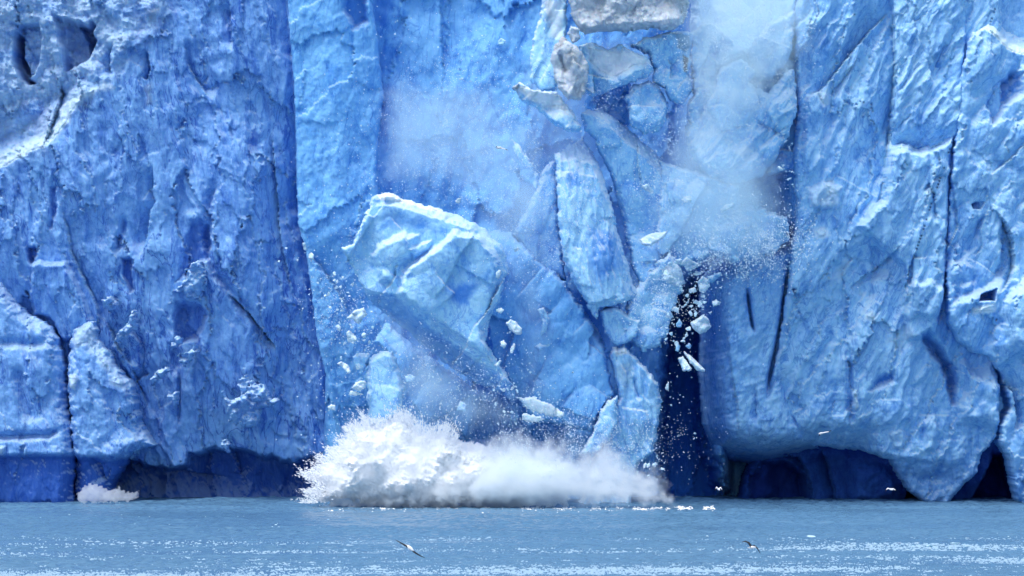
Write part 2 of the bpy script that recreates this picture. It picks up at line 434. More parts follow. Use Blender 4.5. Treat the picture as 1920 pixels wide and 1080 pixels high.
def build_sea():
    xs = np.concatenate([np.arange(-900, -46, 20.0), np.arange(-46, 46, 0.17), np.arange(46, 901, 20.0)])
    ys = np.concatenate([np.arange(-1500, -115, 25.0), np.arange(-115, 20, 0.16), np.arange(20, 80, 8.0)])
    X, Y = np.meshgrid(xs, ys)
    gust = np.clip(0.7 + 1.1 * fbm(X / 38, Y / 12, 5, 3), 0.2, 1.6)
    wx = X + 1.5 * fbm(X / 6, Y / 6, 21, 2)
    Z = gust * (0.11 * ridged(wx / 2.6, Y / 1.3, 11, 3, 0.6) + 0.20 * fbm(X / 1.1, Y / 0.6, 13, 2, 0.6)) + 0.10 * fbm(X / 16, Y / 8, 3, 2)
    # the splash shoves a swell out from under the plume
    r = np.hypot((X + 4) / 16, (Y - 4) / 7); Z += 0.35 * np.exp(-(r - 1.1) ** 2 / 0.06) * (0.6 + 0.5 * fbm(X / 3, Y / 3, 9, 3))
    far = sm((45 - np.abs(X)) / 5) * sm((Y + 114) / 5) * sm((19 - Y) / 4); Z = Z * far
    ny, nx = X.shape; idx = np.arange(ny * nx).reshape(ny, nx)
    F = np.stack([idx[:-1, :-1], idx[:-1, 1:], idx[1:, 1:], idx[1:, :-1]], 2).reshape(-1, 4)
    o = mesh_obj("sea", np.stack([X.ravel(), Y.ravel(), Z.ravel()], 1), F, M_WATER, origin=(0, 0, 0))
    o["kind"] = "structure"; o["label"] = "rippled blue grey sea in front of the glacier"
build_sea()

# ================================================================== the glacier front
CRACK = [(534, -200), (536, 0), (540, 60), (548, 150), (552, 250), (553, 330), (556, 420), (570, 470), (580, 540), (590, 630), (597, 665), (606, 700), (616, 760), (630, 830), (640, 965)]
# --- the body of the glacier behind the broken front
g = Ice([(-400, -240), (2320, -240), (2320, 990), (-400, 990)], 24, 90, step=12, thick=60, jag=(0, 1))
g.fa(4.0, 260, 420, 8, warp=40).fb(1.5, 90, 160, 5, 4)
o_ = g.build("glacier", M_SCAR, "blue body of the glacier behind the broken front", None); o_["kind"] = "structure"
# --- fresh scar the blocks broke out of (deep backdrop of the middle)
c = Ice([(640, -220), (1560, -220), (1560, 965), (600, 965)], 9, 100, step=2.4, thick=12, jag=(0, 1))
c.pl(1.0, 90, 200, 8, 30, 70, 0.15).fa(3.0, 150, 320, 12, warp=30).fb(1.6, 120, 260, 8, 4).rough(0.6)
c.plat([(1238, 560), (1300, 500), (1350, 540), (1345, 700), (1350, 830), (1400, 965), (1230, 965), (1222, 850)], -8, 40, 14, clear=0.95)  # cleft hollow painted nearly all deep tone, its shade put into the colour
c.plat([(1290, -220), (1600, -220), (1600, 500), (1420, 480), (1300, 440)], 4.5, 60, 10)
c.h -= 9.0 * sm((c.U - 1350) / 40) * sm((c.V - 760) / 60)
c.h += 3.5 * sm((c.U - 1440) / 45) * sm((480 - c.V) / 60)
c.step([(823, -40), (826, 60), (832, 150)], 1.2, 30, -1)
c.step([(955, 480), (915, 600), (900, 680)], 1.5, 40, -1)
c.plat([(960, 520), (1150, 560), (1160, 760), (1060, 800), (960, 700)], -2.0, 40, 8, clear=0.5)
c.paint("clear", [(690, -100), (760, -100), (730, 60), (700, 40)], 0.6)
c.build("glacier_scar", M_SCAR, "deep blue broken scar in the glacier behind the collapsing ice blocks", "ice wall")

# --- left weathered face
a = Ice([(-140, -220)] + [(x + 40, y) for x, y in CRACK] + [(-140, 965)], 5.2, 1, thick=9, edge=(2.2, 26), jag=(2, 20))
ad, asd, _ = line_dist(a.U, a.V, CRACK)
a.h -= 1.3 * np.exp(-np.maximum(ad * -asd * -1, 0) / 18) * 0 + 1.3 * np.exp(-ad / 20)
a.fa(2.2, 130, 330, -10, 0.9, 0.35, 0.8, warp=40).fa(0.55, 52, 170, -12, 0.9, 0.4, 0.7, warp=22)
a.pl(0.65, 60, 190, -12, 26, 60, 0.2).pl(0.28, 26, 80, -10, 12, 40, 0.25).rd(0.32, 30, 200, -11, 2, 0.4, warp=18).fb(0.35, 46, 110, -12, 5, 0.55).rough(0.3)
a.h -= 0.009 * np.maximum(a.V - 470, 0)
# rotten snowy corner top left
tl = sm(poly_dist(a.U, a.V, [(-140, -220), (300, -220), (330, 20), (255, 110), (215, 160), (150, 200), (90, 290), (-140, 350)]) / 50 + 0.3)
a.h += tl * (0.9 * facet(a.U / 34, a.V / 28, 77, 0.9, 0.4, 0.9) + 0.5 * fbm(a.U / 14, a.V / 12, 78, 4, 0.65))
a.frost = np.maximum(a.frost, tl * sm(0.75 + 1.2 * fbm(a.U / 55, a.V / 45, 79, 4, 0.6)) * 0.62)
a.plat([(28, 53), (38, 42), (75, 40), (78, 60), (76, 100), (64, 140), (50, 145), (30, 120)], -2.0, 6, 3, frost=0.2)
a.plat([(20, 66), (28, 53), (41, 66), (41, 104), (52, 123), (52, 142), (65, 153), (49, 159), (33, 148), (22, 126), (19, 94)], -3.6, 9, 3, clear=0.7)
a.plat([(95, 24), (126, 32), (165, 42), (172, 35), (182, 44), (175, 63), (184, 74), (176, 91), (167, 116), (151, 123), (118, 138), (112, 90)], -2.6, 10, 5, clear=0.35)
a.plat([(140, 44), (165, 44), (172, 35), (182, 44), (176, 63), (184, 74), (176, 95), (162, 110), (158, 80)], -2.0, 7, 3, clear=0.75)
a.step([(217, 80), (208, 104), (206, 125), (210, 145)], 2.2, 16, 1)
a.step([(275, 90), (285, 130), (278, 150), (262, 145)], 1.4, 14, 1)
a.ramp([(190, 165), (150, 190), (120, 240), (95, 272), (68, 284), (35, 298), (-10, 322), (-60, 340)], 3.0, 55, 120, 1, 5, frost=0.95)
a.step([(110, 140), (108, 190), (92, 240), (82, 280)], 1.8, 18, -1)
a.paint("frost", [(105, 190), (200, 150), (215, 165), (160, 190), (125, 240), (95, 270), (90, 240)], 0.9)
a.paint("clear", [(50, 215), (98, 190), (95, 245), (85, 275), (60, 250)], 0.7, 10, 6)
# cracks and sub-slabs further down
a.step([(288, 305), (288, 363), (291, 379), (282, 394), (277, 426), (272, 451), (264, 489)], 1.6, 24, 1)
a.step([(112, 385), (118, 398), (126, 432), (131, 470), (151, 514), (170, 552), (181, 583), (180, 640)], 1.3, 26, -1)
a.plat([(222, 480), (245, 483), (252, 545), (240, 550), (226, 520)], -1.0, 7, 4, clear=0.7)
a.plat([(57, 495), (75, 484), (88, 490), (125, 490), (150, 530), (176, 600), (160, 660), (110, 640), (88, 600), (60, 590), (52, 560)], 1.3, 10, 4)
a.plat([(48, 462), (66, 460), (72, 478), (56, 500), (50, 490)], -1.0, 6, 3, clear=0.7)
a.plat([(92, 350), (110, 345), (112, 390), (100, 435), (90, 430)], -0.6, 9, 5, clear=0.6)
a.plat([(355, 410), (375, 405), (395, 420), (400, 450), (395, 490), (370, 500), (340, 530), (325, 530), (340, 470)], -0.9, 12, 6, clear=0.6)
a.plat([(325, 560), (380, 562), (392, 590), (372, 640), (330, 650), (318, 610)], -1.8, 14, 5, clear=0.45)
a.groove([(403, 310), (405, 345), (390, 385), (394, 420), (388, 440), (392, 480), (405, 515), (435, 548), (458, 580), (490, 620)], 1.0, 8, 5)
a.step([(420, 545), (455, 575), (480, 605), (520, 660)], 1.3, 26, 1)
a.groove([(332, 690), (333, 740), (328, 800)], 0.8, 3, 3)
a.groove([(212, 480), (225, 440), (232, 400)], 0.8, 6)
a.step([(345, 70), (350, 120), (375, 160), (400, 190)], 1.0, 24, -1)
a.step([(432, 0), (436, 60), (438, 100)], 1.0, 18, 1)
a.paint("clear", [(415, 20), (450, 10), (440, 90), (415, 80)], 0.45, 20, 10)
a.paint("clear", [(470, 240), (490, 250), (475, 290), (460, 295)], 0.7, 8, 4)
a.step([(505, 230), (515, 320), (520, 420), (545, 560)], 0.9, 40, 1)
a.step([(240, 690), (250, 715), (275, 700)], 1.2, 24, -1)
a.step([(195, 600), (215, 650), (245, 690)], 1.2, 18, -1)
a.step([(410, 820), (425, 850), (440, 900)], 1.0, 20, -1)
a.plat([(205, 650), (232, 610), (262, 640), (262, 700), (240, 720)], 0.9, 8, 5)
a.h -= 1.7 * sm((a.U - 440) / 110) ** 1.5 * sm((a.V - 200) / 300)
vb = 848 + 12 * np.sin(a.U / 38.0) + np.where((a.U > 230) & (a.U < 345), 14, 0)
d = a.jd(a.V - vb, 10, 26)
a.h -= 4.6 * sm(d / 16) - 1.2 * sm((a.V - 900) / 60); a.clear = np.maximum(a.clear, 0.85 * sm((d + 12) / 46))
a.step([(160, 850), (210, 850), (250, 872), (330, 888), (430, 900)], 1.0, 30, 1)
a.paint("dirt", [(272, 165), (288, 150), (290, 195), (276, 205)], 0.3, 8, 8).paint("dirt", [(275, 20), (300, 18), (296, 40), (280, 42)], 0.3, 8, 8).paint("dirt", [(150, 195), (180, 170), (175, 205), (150, 215)], 0.2, 10, 10)
a.crust("snow_ledge", 0.75); a.band()
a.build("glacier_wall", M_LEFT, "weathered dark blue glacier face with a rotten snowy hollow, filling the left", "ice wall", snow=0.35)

# --- smooth column right of the long crack
cl = [(x + 1, y) for x, y in CRACK]
b = Ice(cl + [(790, 965), (770, 700), (720, 430), (706, 350), (706, 260), (716, 170), (710, 120), (705, 60), (695, 0), (690, -220)], 3.9, 200, thick=9, edge=(0.7, 7), jag=(1.5, 16))
b.fa(1.6, 120, 300, 4, 0.6, 0.2, 0.6, warp=30).pl(0.35, 50, 120, 55, 16, 50, 0.2).fb(0.4, 60, 130, -6, 5).rd(0.08, 34, 90, 55, 3, warp=16).rough(0.7)
b.h -= 1.4 * sm((b.U - 620) / 100)
b.plat([(640, -30), (690, -30), (694, 40), (660, 60), (640, 20)], -1.4, 14, 6, clear=0.6)
b.step([(572, 470), (600, 500), (640, 560), (660, 620)], 1.4, 40, -1)
b.h -= 0.007 * np.maximum(b.V - 440, 0)
wet(b, 850)
b.build("ice_column", M_SCAR, "tall smooth blue ice column right of the long vertical crack", "ice column", snow=0.3)

# --- two lobes bottom left
l1 = Ice([(-140, 470), (-40, 505), (0, 533), (18, 560), (50, 590), (88, 608), (104, 640), (116, 690), (122, 760), (132, 812), (136, 860), (130, 965), (-140, 965)], 2.6, 300, thick=8, edge=(1.7, 30), jag=(5, 20))
l1.fa(1.4, 110, 200, -8, warp=25).pl(0.4, 50, 110, -10, 16, 40, 0.25).fb(0.4, 40, 90, -15, 5, 0.55).rough(0.6)
l1.groove([(-40, 822), (20, 818), (90, 817), (120, 800)], 0.9, 6).groove([(30, 680), (42, 750), (60, 800)], 0.9, 10).groove([(-20, 640), (50, 645), (100, 640)], 0.6, 8)
l1.plat([(-60, 842), (-20, 838), (14, 835), (8, 855), (-60, 858)], 0.6, 6, 3, frost=0.8)
undercut(l1, 848, 1.2, 14, 4); wet(l1, 850, 4, 0.85, 10)
l1.crust("snow_crust", 0.5)
l1.build("ice_buttress", M_LEFT, "pale rounded ice buttress in the bottom left corner standing in the water", "ice buttress", snow=0.5)
l2 = Ice([(122, 700), (124, 645), (131, 620), (150, 606), (176, 600), (181, 640), (200, 660), (216, 690), (240, 712), (250, 742), (254, 785), (270, 812), (284, 835), (240, 852), (218, 885), (204, 905), (190, 965), (130, 965), (136, 860), (130, 800)], 3.2, 330, thick=8, edge=(1.5, 24), jag=(5, 18))
l2.fa(1.2, 70, 120, -20, warp=20).pl(0.4, 36, 70, -15, 14, 40, 0.3).fb(0.45, 34, 70, -15, 5, 0.6).rough(0.9)
l2.plat([(122, 705), (140, 700), (152, 712), (142, 735), (128, 728)], 0.5, 6, 4, frost=0.8)
l2.paint("frost", [(135, 610), (175, 600), (180, 640), (215, 695), (200, 700), (160, 650), (135, 660)], 0.6)
l2.paint("frost", [(205, 690), (240, 715), (235, 740), (205, 720)], 0.6)
l2.step([(165, 855), (185, 870), (195, 905)], 0.8, 20, 1)
undercut(l2, 850, 1.6, 20, 8); wet(l2, 852, 8, 0.85, 14)
l2.crust("snow_crust", 0.5)
l2.build("ice_buttress", M_LEFT, "rubbly ice buttress with a white crest, second from the bottom left corner", "ice buttress", snow=0.6)

# --- dark slab beside the cave and the undercut right base
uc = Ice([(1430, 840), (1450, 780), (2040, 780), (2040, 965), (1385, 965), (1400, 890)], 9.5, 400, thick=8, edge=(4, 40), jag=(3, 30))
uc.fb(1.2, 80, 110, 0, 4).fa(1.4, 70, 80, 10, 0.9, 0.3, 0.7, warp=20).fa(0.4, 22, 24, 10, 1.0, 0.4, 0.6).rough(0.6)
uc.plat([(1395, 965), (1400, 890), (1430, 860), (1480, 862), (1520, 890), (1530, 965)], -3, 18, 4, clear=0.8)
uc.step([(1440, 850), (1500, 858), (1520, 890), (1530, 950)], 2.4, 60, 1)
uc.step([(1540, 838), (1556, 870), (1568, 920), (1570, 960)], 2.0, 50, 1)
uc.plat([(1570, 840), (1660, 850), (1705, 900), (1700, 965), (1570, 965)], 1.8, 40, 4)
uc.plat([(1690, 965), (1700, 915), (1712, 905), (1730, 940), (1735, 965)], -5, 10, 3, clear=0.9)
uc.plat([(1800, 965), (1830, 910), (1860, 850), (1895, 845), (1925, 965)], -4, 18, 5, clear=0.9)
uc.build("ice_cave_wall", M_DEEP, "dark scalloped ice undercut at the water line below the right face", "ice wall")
e = Ice([(1322, 520), (1380, 440), (1540, 420), (1546, 520), (1540, 545), (1532, 610), (1520, 660), (1510, 720), (1530, 775), (1560, 838), (1580, 850), (1500, 872), (1420, 890), (1440, 884), (1385, 872), (1350, 850), (1328, 800), (1320, 700), (1322, 620)], 0.4, 430, thick=12, edge=(8.0, 56), jag=(2, 25))
e.h -= 0.006 * np.maximum(e.V - 520, 0)
e.fb(0.5, 60, 130, 6, 4).rd(0.3, 26, 70, 55, 3, 0.6, warp=16).rough(1.0)
lowe = sm((e.V - 740) / 90)
e.h += lowe * (0.4 * facet(e.U / 34, e.V / 30, 441, 1.1, 0.4, 0.5) + 0.15 * facet(e.U / 13, e.V / 12, 442, 1.1, 0.5, 0.6))
e.groove([(1403, 535), (1408, 580), (1417, 628)], 2.0, 3, 1).step([(1400, 480), (1404, 540), (1412, 600), (1418, 630)], 0.7, 40, 1)
e.groove([(1484, 470), (1478, 530), (1468, 610), (1458, 660), (1447, 715), (1438, 765)], 2.5, 6, 1)
e.step([(1362, 600), (1372, 680), (1385, 760), (1388, 830)], 1.0, 40, 1)
e.step([(1420, 720), (1424, 800)], 0.6, 14, 1)
undercut(e, 800, 5, 80, 8)
e.paint("clear", [(1320, 560), (1368, 560), (1385, 830), (1340, 840)], 0.5, 20, 4)
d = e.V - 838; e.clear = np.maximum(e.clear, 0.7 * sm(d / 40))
e.build("ice_slab", M_RIGHT, "smooth blue ice slab with a thin slanting crack, between the dark cave and the right face", "ice slab", snow=0.2)

# --- right face
rf = Ice([(1508, -220), (1497, 0), (1490, 60), (1492, 130), (1496, 200), (1488, 300), (1495, 390), (1490, 430), (1484, 480), (1482, 520), (1476, 560), (1470, 610), (1462, 660), (1450, 715), (1440, 760), (1444, 800), (1480, 836), (1560, 842), (1640, 852), (1685, 868), (1705, 905), (1722, 928), (1740, 940), (1758, 955), (1790, 954), (1815, 925), (1845, 890), (1853, 860), (1880, 820), (1880, -220)], -1.6, 500, thick=10, edge=(0.8, 10), jag=(3, 20))
rf.pl(0.55, 60, 190, 22, 26, 60, 0.2).pl(0.22, 28, 90, 26, 12, 40, 0.25).fa(2.2, 130, 330, 14, 0.8, 0.3, 0.7, warp=40).fa(1.1, 52, 230, 22, 0.9, 0.3, 0.7, warp=20).rd(0.55, 34, 260, 22, 2, 0.35, warp=18).fb(0.25, 48, 90, 25, 5, 0.55).rough(0.3)
rf.h -= 0.010 * np.maximum(rf.V - 460, 0)
rf.step([(1677, -60), (1676, 25), (1679, 120), (1673, 250), (1666, 285), (1658, 340), (1654, 372), (1625, 400), (1600, 420)], 2.0, 34, 1)
rf.step([(1500, 190), (1545, 165), (1580, 120), (1630, 60), (1670, 20)], 2.2, 30, -1)
rf.step([(1548, 180), (1580, 150), (1620, 90)], 0.6, 20, 1)
rf.plat([(1665, 286), (1690, 276), (1725, 285), (1760, 270), (1792, 245), (1784, 330), (1780, 420), (1775, 560), (1760, 640), (1700, 640), (1690, 500), (1600, 425), (1655, 372)], 1.6, 12, 4)
rf.ramp([(1666, 288), (1690, 276), (1725, 285), (1760, 270), (1794, 245)], 2.2, 16, 30, -1, 3, frost=0.8)
rf.step([(1724, 360), (1740, 345), (1750, 365), (1756, 420)], 0.8, 14, 1)
rf.step([(1695, 560), (1705, 500), (1710, 485), (1712, 510), (1704, 590)], 1.0, 14, 1)
rf.plat([(1700, 530), (1745, 520), (1775, 540), (1768, 580), (1745, 605), (1712, 595)], 0.9, 14, 4)
rf.step([(1772, 500), (1775, 545), (1768, 580), (1750, 605)], 1.3, 20, -1)
rf.paint("frost", [(1540, 340), (1560, 335), (1572, 370), (1545, 375)], 0.7, 10, 8)
rf.plat([(1510, 178), (1535, 165), (1548, 200), (1546, 300), (1510, 350), (1500, 280)], 0.8, 10, 6)
rf.paint("frost", [(1520, 172), (1552, 165), (1558, 195), (1540, 210)], 0.6, 8, 6)
rf.plat([(1508, 355), (1545, 340), (1580, 350), (1575, 390), (1540, 400), (1512, 390)], 0.8, 10, 6, frost=0.45)
rf.plat([(1630, 460), (1655, 440), (1655, 500), (1640, 520), (1632, 490)], -0.9, 10, 4)
rf.step([(1590, 545), (1618, 520), (1650, 500), (1690, 455)], 1.0, 26, 1)
# lower right relief
rf.plat([(1725, 625), (1745, 610), (1770, 640), (1800, 680), (1812, 710), (1805, 760), (1790, 770), (1785, 740), (1770, 690), (1735, 650)], -2.6, 16, 5, clear=0.45)
rf.plat([(1648, 700), (1685, 690), (1690, 720), (1640, 740), (1625, 735)], -0.8, 16, 6, clear=0.85)
rf.plat([(1800, 680), (1818, 665), (1840, 690), (1870, 670), (1905, 735), (1910, 790), (1885, 815), (1800, 800), (1792, 770), (1810, 730)], 1.8, 26, 6)
rf.groove([(1594, 640), (1598, 700), (1600, 760), (1606, 810)], 1.0, 7, 5)
rf.h -= 3.4 * sm((rf.V - 780) / 75) * sm((1690 - rf.U) / 90)
rf.h -= 1.9 * sm((1530 - rf.U) / 80) * sm((rf.V - 690) / 80)
rf.plat([(1600, 735), (1612, 730), (1618, 765), (1605, 775)], 0.8, 6, 3, frost=0.7)
rf.plat([(1672, 815), (1700, 800), (1715, 825), (1700, 850), (1680, 845)], 0.7, 10, 4, frost=0.2)
rf.plat([(1735, 790), (1765, 770), (1775, 810), (1765, 850), (1738, 850)], 0.9, 12, 4)
rf.ramp([(1430, 812), (1500, 825), (1560, 832), (1640, 845), (1700, 855), (1760, 865), (1840, 860)], 2.0, 40, 300, 1, 6)
rf.paint("frost", [(1520, 430), (1550, 425), (1558, 445), (1530, 450)], 0.6, 8, 6).paint("frost", [(1620, 585), (1640, 580), (1642, 600), (1622, 602)], 0.7, 6, 4)
rf.paint("frost", [(1550, 520), (1590, 480), (1600, 500), (1560, 545)], 0.5, 14, 8).paint("frost", [(1665, 640), (1700, 600), (1720, 630), (1690, 660)], 0.4, 14, 8)
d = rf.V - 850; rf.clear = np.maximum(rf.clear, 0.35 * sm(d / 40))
low = sm((rf.V - 690) / 120)
rf.h += low * (0.55 * facet(rf.U / 34, rf.V / 30, 521, 1.1, 0.4, 0.5) + 0.22 * facet(rf.U / 13, rf.V / 12, 522, 1.1, 0.5, 0.6) + 0.2 * fbm(rf.U / 16, rf.V / 14, 523, 4, 0.65))
rf.crust("snow_ledge", 0.55)
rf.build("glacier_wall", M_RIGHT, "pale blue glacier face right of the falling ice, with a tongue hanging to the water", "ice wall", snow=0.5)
pu = Ice([(1674, -220), (1676, 25), (1681, 120), (1675, 250), (1668, 292), (1700, 310), (1790, 300), (1800, 240), (1805, 130), (1812, 60), (1815, -220)], -2.0, 560, thick=6, edge=(0.3, 6), jag=(2, 18))
pu.rd(0.5, 26, 200, 30, 2, 0.35, warp=14).pl(0.4, 30, 110, 30, 14, 50, 0.2).fa(1.6, 90, 240, 28, 0.8, 0.3, 0.7, warp=26).rd(0.35, 22, 90, 40, 3, 0.5, warp=12).fb(0.5, 40, 80, 35, 4).rough(0.4)
pu.step([(1708, 30), (1725, 70), (1738, 110), (1745, 145), (1742, 160)], 1.6, 26, -1)
pu.paint("clear", [(1735, 60), (1762, 90), (1768, 130), (1748, 140), (1736, 100)], 0.7, 12, 6)
pu.h -= 2.0 * sm((pu.V - 230) / 60)
pu.build("ice_column", M_RIGHT, "blue ice column with slanting flutes, above the snowy ledge in the right face", "ice column", snow=0.3)
bk = Ice([(1795, -220), (2040, -220), (2040, 140), (1790, 140)], 0.5, 570, thick=6, jag=(0, 1))
bk.fa(1.6, 80, 150, 10).fb(0.6, 40, 80, 20, 4).rough(1)
bk.build("ice_wall", M_RIGHT, "bare blue ice wall above the white ledge in the top right corner", "ice wall", snow=0.3)
fr = Ice([(1800, 140), (1812, 85), (1822, 62), (1845, 50), (1858, 32), (1878, 32), (1892, 50), (1920, 60), (2040, 70), (2040, 965), (1940, 965), (1921, 945), (1913, 910), (1901, 860), (1884, 828), (1884, 800), (1905, 760), (1885, 700), (1860, 670), (1830, 660), (1800, 640), (1780, 600), (1776, 500), (1784, 330), (1792, 250)], -2.4, 600, thick=8, edge=(0.6, 9), jag=(4, 18))
fr.pl(0.5, 46, 80, 28, 18, 50, 0.25).fa(2.0, 80, 150, 20, 0.9, 0.4, 0.7, warp=30).fa(1.0, 34, 60, 30, 0.9, 0.4, 0.7, warp=16).fb(0.35, 30, 48, 30, 5, 0.55).rough(0.45)
fr.h -= 0.009 * np.maximum(fr.V - 600, 0)
fr.ramp([(1812, 92), (1826, 62), (1845, 55), (1862, 66), (1890, 92), (1925, 102), (1990, 110)], 2.4, 34, 60, -1, 3, frost=1.0)
fr.plat([(1845, 200), (1862, 160), (1895, 130), (1925, 130), (1925, 180), (1890, 200), (1880, 220), (1860, 240)], -2.0, 14, 6, clear=0.5)
fr.plat([(1822, 382), (1832, 376), (1848, 378), (1840, 392), (1824, 392)], -3.0, 4, 2, clear=0.8)
fr.plat([(1775, 580), (1785, 470), (1830, 400), (1860, 400), (1900, 440), (1905, 500), (1880, 545), (1850, 560), (1820, 570)], -1.5, 26, 6, clear=0.25)
fr.step([(1850, 380), (1885, 415), (1902, 450), (1905, 500), (1895, 530), (1868, 555)], 2.4, 26, 1)
fr.plat([(1840, 550), (1870, 540), (1872, 535), (1868, 565), (1835, 565)], -3.0, 4, 2, clear=0.8)
fr.paint("frost", [(1822, 578), (1868, 564), (1868, 586), (1825, 590)], 0.9, 6, 3)
fr.plat([(1870, 560), (1905, 520), (2040, 470), (2040, 700), (1920, 680), (1890, 650), (1868, 590)], 1.5, 26, 6)
fr.step([(1785, 335), (1800, 420), (1776, 470)], 0.6, 20, 1)
fr.step([(1855, 330), (1905, 290), (1925, 260)], 1.0, 26, -1)
fr.plat([(1785, 485), (1812, 482), (1828, 500), (1830, 545), (1800, 560), (1788, 530)], 0.7, 12, 4)
fr.step([(1858, 680), (1885, 705), (1905, 740), (1914, 790), (1908, 810)], 1.6, 24, -1)
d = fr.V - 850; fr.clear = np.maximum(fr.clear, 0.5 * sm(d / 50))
fr.crust("snow_ledge", 0.7)
fr.build("ice_buttress", M_RIGHT, "knobbly blue ice buttress topped by a white ledge at the right edge", "ice buttress", snow=0.6)

# ================================================================== collapsing blocks
def block(poly, y0, seed, label, name="falling_ice_block", cat="ice block", mat=M_BLOCK, step=2.0, thick=3.0, edge=(2.0, 24), jag=(4, 18), f=(1.0, 60, 80, 0), fn=None, snow=0.6, group="collapsing ice blocks", r=0.35):
    k = Ice(poly, y0, seed, step, thick, (edge[0] * 0.7, edge[1] * 0.55), jag)
    k.fa(f[0] * 1.5, f[1], f[2], f[3], 1.3, 0.3, 0.4, warp=f[1] * 0.15).fa(f[0] * 0.5, f[1] * 0.45, f[2] * 0.45, f[3] + 20, 1.2, 0.4, 0.45, warp=f[1] * 0.1).fb(f[0] * 0.15, f[1] * 0.5, f[2] * 0.5, f[3], 5, 0.6).rough(r)
    if fn: fn(k)
    return k.build(name, mat, label, cat, group, back=True, snow=snow)

def f_big(k):
    k.plane(-0.004, -0.002, 800, 520)
    k.ramp([(690, 395), (720, 385), (770, 396), (830, 414), (880, 432), (930, 480)], 2.6, 26, 300, -1, 5)
    k.paint("frost", [(696, 362), (735, 358), (780, 374), (835, 392), (830, 402), (770, 386), (715, 376)], 1.0, 6, 4)
    k.plat([(745, 556), (752, 510), (770, 492), (820, 458), (850, 430), (905, 440), (945, 490), (930, 560), (910, 620), (930, 690), (860, 640), (790, 590)], 1.6, 14, 5)
    k.plat([(690, 480), (715, 450), (760, 432), (790, 440), (775, 485), (752, 500), (745, 540), (710, 530)], 1.0, 16, 5)
    k.plat([(765, 470), (790, 455), (815, 448), (805, 470), (775, 490)], 0.7, 6, 3)
    k.paint("clear", [(840, 545), (870, 530), (900, 530), (880, 575), (845, 570)], 0.8, 16, 8)
    k.paint("clear", [(720, 395), (790, 405), (830, 440), (780, 430), (710, 430)], 0.45, 16, 8)
    k.ramp([(640, 490), (690, 545), (745, 553), (800, 604), (850, 640), (900, 676), (970, 722)], 5.0, 34, 300, 1, 3)
    und = sm(-poly_dist(k.U, k.V, [(640, 380), (640, 480), (690, 545), (745, 553), (800, 604), (850, 640), (900, 676), (985, 730), (985, 380)]) / 8)
    k.h += und * (0.9 * facet(k.U / 26, k.V / 22, 707, 1.2, 0.4, 0.5) + 0.4 * facet(k.U / 11, k.V / 10, 708, 1.1, 0.5, 0.6)); k.clear = np.maximum(k.clear, 0.35 * und)  # shade of the underside painted in with the deep tone
    k.crust()
block([(640, 465), (662, 455), (675, 430), (686, 398), (697, 367), (712, 360), (735, 362), (765, 372), (800, 384), (832, 393), (870, 405), (910, 428), (945, 465), (955, 500), (940, 560), (918, 600), (912, 640), (935, 680), (965, 722), (950, 735), (905, 728), (840, 690), (780, 640), (735, 600), (695, 570), (672, 525), (652, 492)],
      -6, 700, "largest tilted ice block with a white upper edge, toppling above the splash", f=(1.1, 90, 110, 30), thick=5, edge=(1.4, 14), fn=f_big, snow=0.45)

def f_tall(k):
    k.ramp([(1036, 312), (1075, 296), (1110, 312), (1150, 400)], 2.4, 34, 300, -1, 6, frost=0.25)
    k.paint("clear", [(1095, 420), (1160, 440), (1172, 500), (1120, 540), (1095, 490)], 0.55, 30, 14)
    k.paint("clear", [(1055, 320), (1085, 318), (1095, 350), (1060, 350)], 0.5, 14, 8)
    k.rd(0.25, 14, 80, -8, 3, warp=8)
    k.h -= 2.4 * sm((k.U - 1085 - (k.V - 300) * 0.25) / 60) ** 2
block([(1040, 285), (1055, 276), (1078, 262), (1095, 250), (1113, 282), (1131, 322), (1149, 380), (1161, 430), (1173, 470), (1184, 515), (1205, 552), (1180, 566), (1150, 574), (1127, 578), (1120, 605), (1096, 565), (1078, 535), (1062, 500), (1050, 465), (1044, 380)],
      -4, 720, "tall upright ice slab with a ragged pale top, standing in the middle of the collapse", f=(1.0, 50, 150, -10), thick=4, edge=(1.6, 18), fn=f_tall)
block([(1008, 345), (1020, 312), (1043, 296), (1050, 420), (1060, 500), (1064, 530), (1036, 516), (1010, 512), (990, 482), (960, 440), (985, 395)],
      -1, 730, "hazy blue ice slab leaning against the left of the tall upright slab", f=(0.9, 50, 110, 6), thick=4, edge=(1.6, 20))
block([(955, 256), (972, 268), (996, 305), (1012, 330), (1008, 360), (975, 330)], 2, 735, "faint pointed ice shard left of the tall upright slab", f=(0.5, 30, 40, 20), thick=1.5, edge=(0.8, 10))
def f_lean(k):
    k.ramp([(1100, 252), (1140, 240), (1200, 290), (1262, 350)], 2.2, 40, 300, -1, 6, frost=0.2)
    k.h -= 0.012 * (k.U - 1180 + (k.V - 330) * 0.3)
block([(1089, 215), (1105, 205), (1130, 205), (1160, 224), (1200, 254), (1240, 290), (1272, 322), (1270, 400), (1262, 470), (1240, 540), (1205, 548), (1186, 505), (1175, 450), (1163, 390), (1145, 330), (1126, 290), (1112, 258), (1096, 245)],
      -1.5, 740, "long leaning ice slab right of the tall upright slab", f=(1.3, 70, 120, -25), thick=4, edge=(1.6, 18), fn=f_lean)
def f_fin(k):
    k.paint("frost", [(958, 160), (1000, 160), (1050, 175), (1075, 215), (1030, 205), (985, 185)], 0.8, 8, 5); k.paint("dirt", [(956, 160), (975, 155), (972, 180), (962, 180)], 0.5, 5, 3); k.crust(); k.band()
    k.ramp([(960, 185), (1010, 205), (1060, 240), (1095, 248)], 1.6, 22, 100, 1, 3)
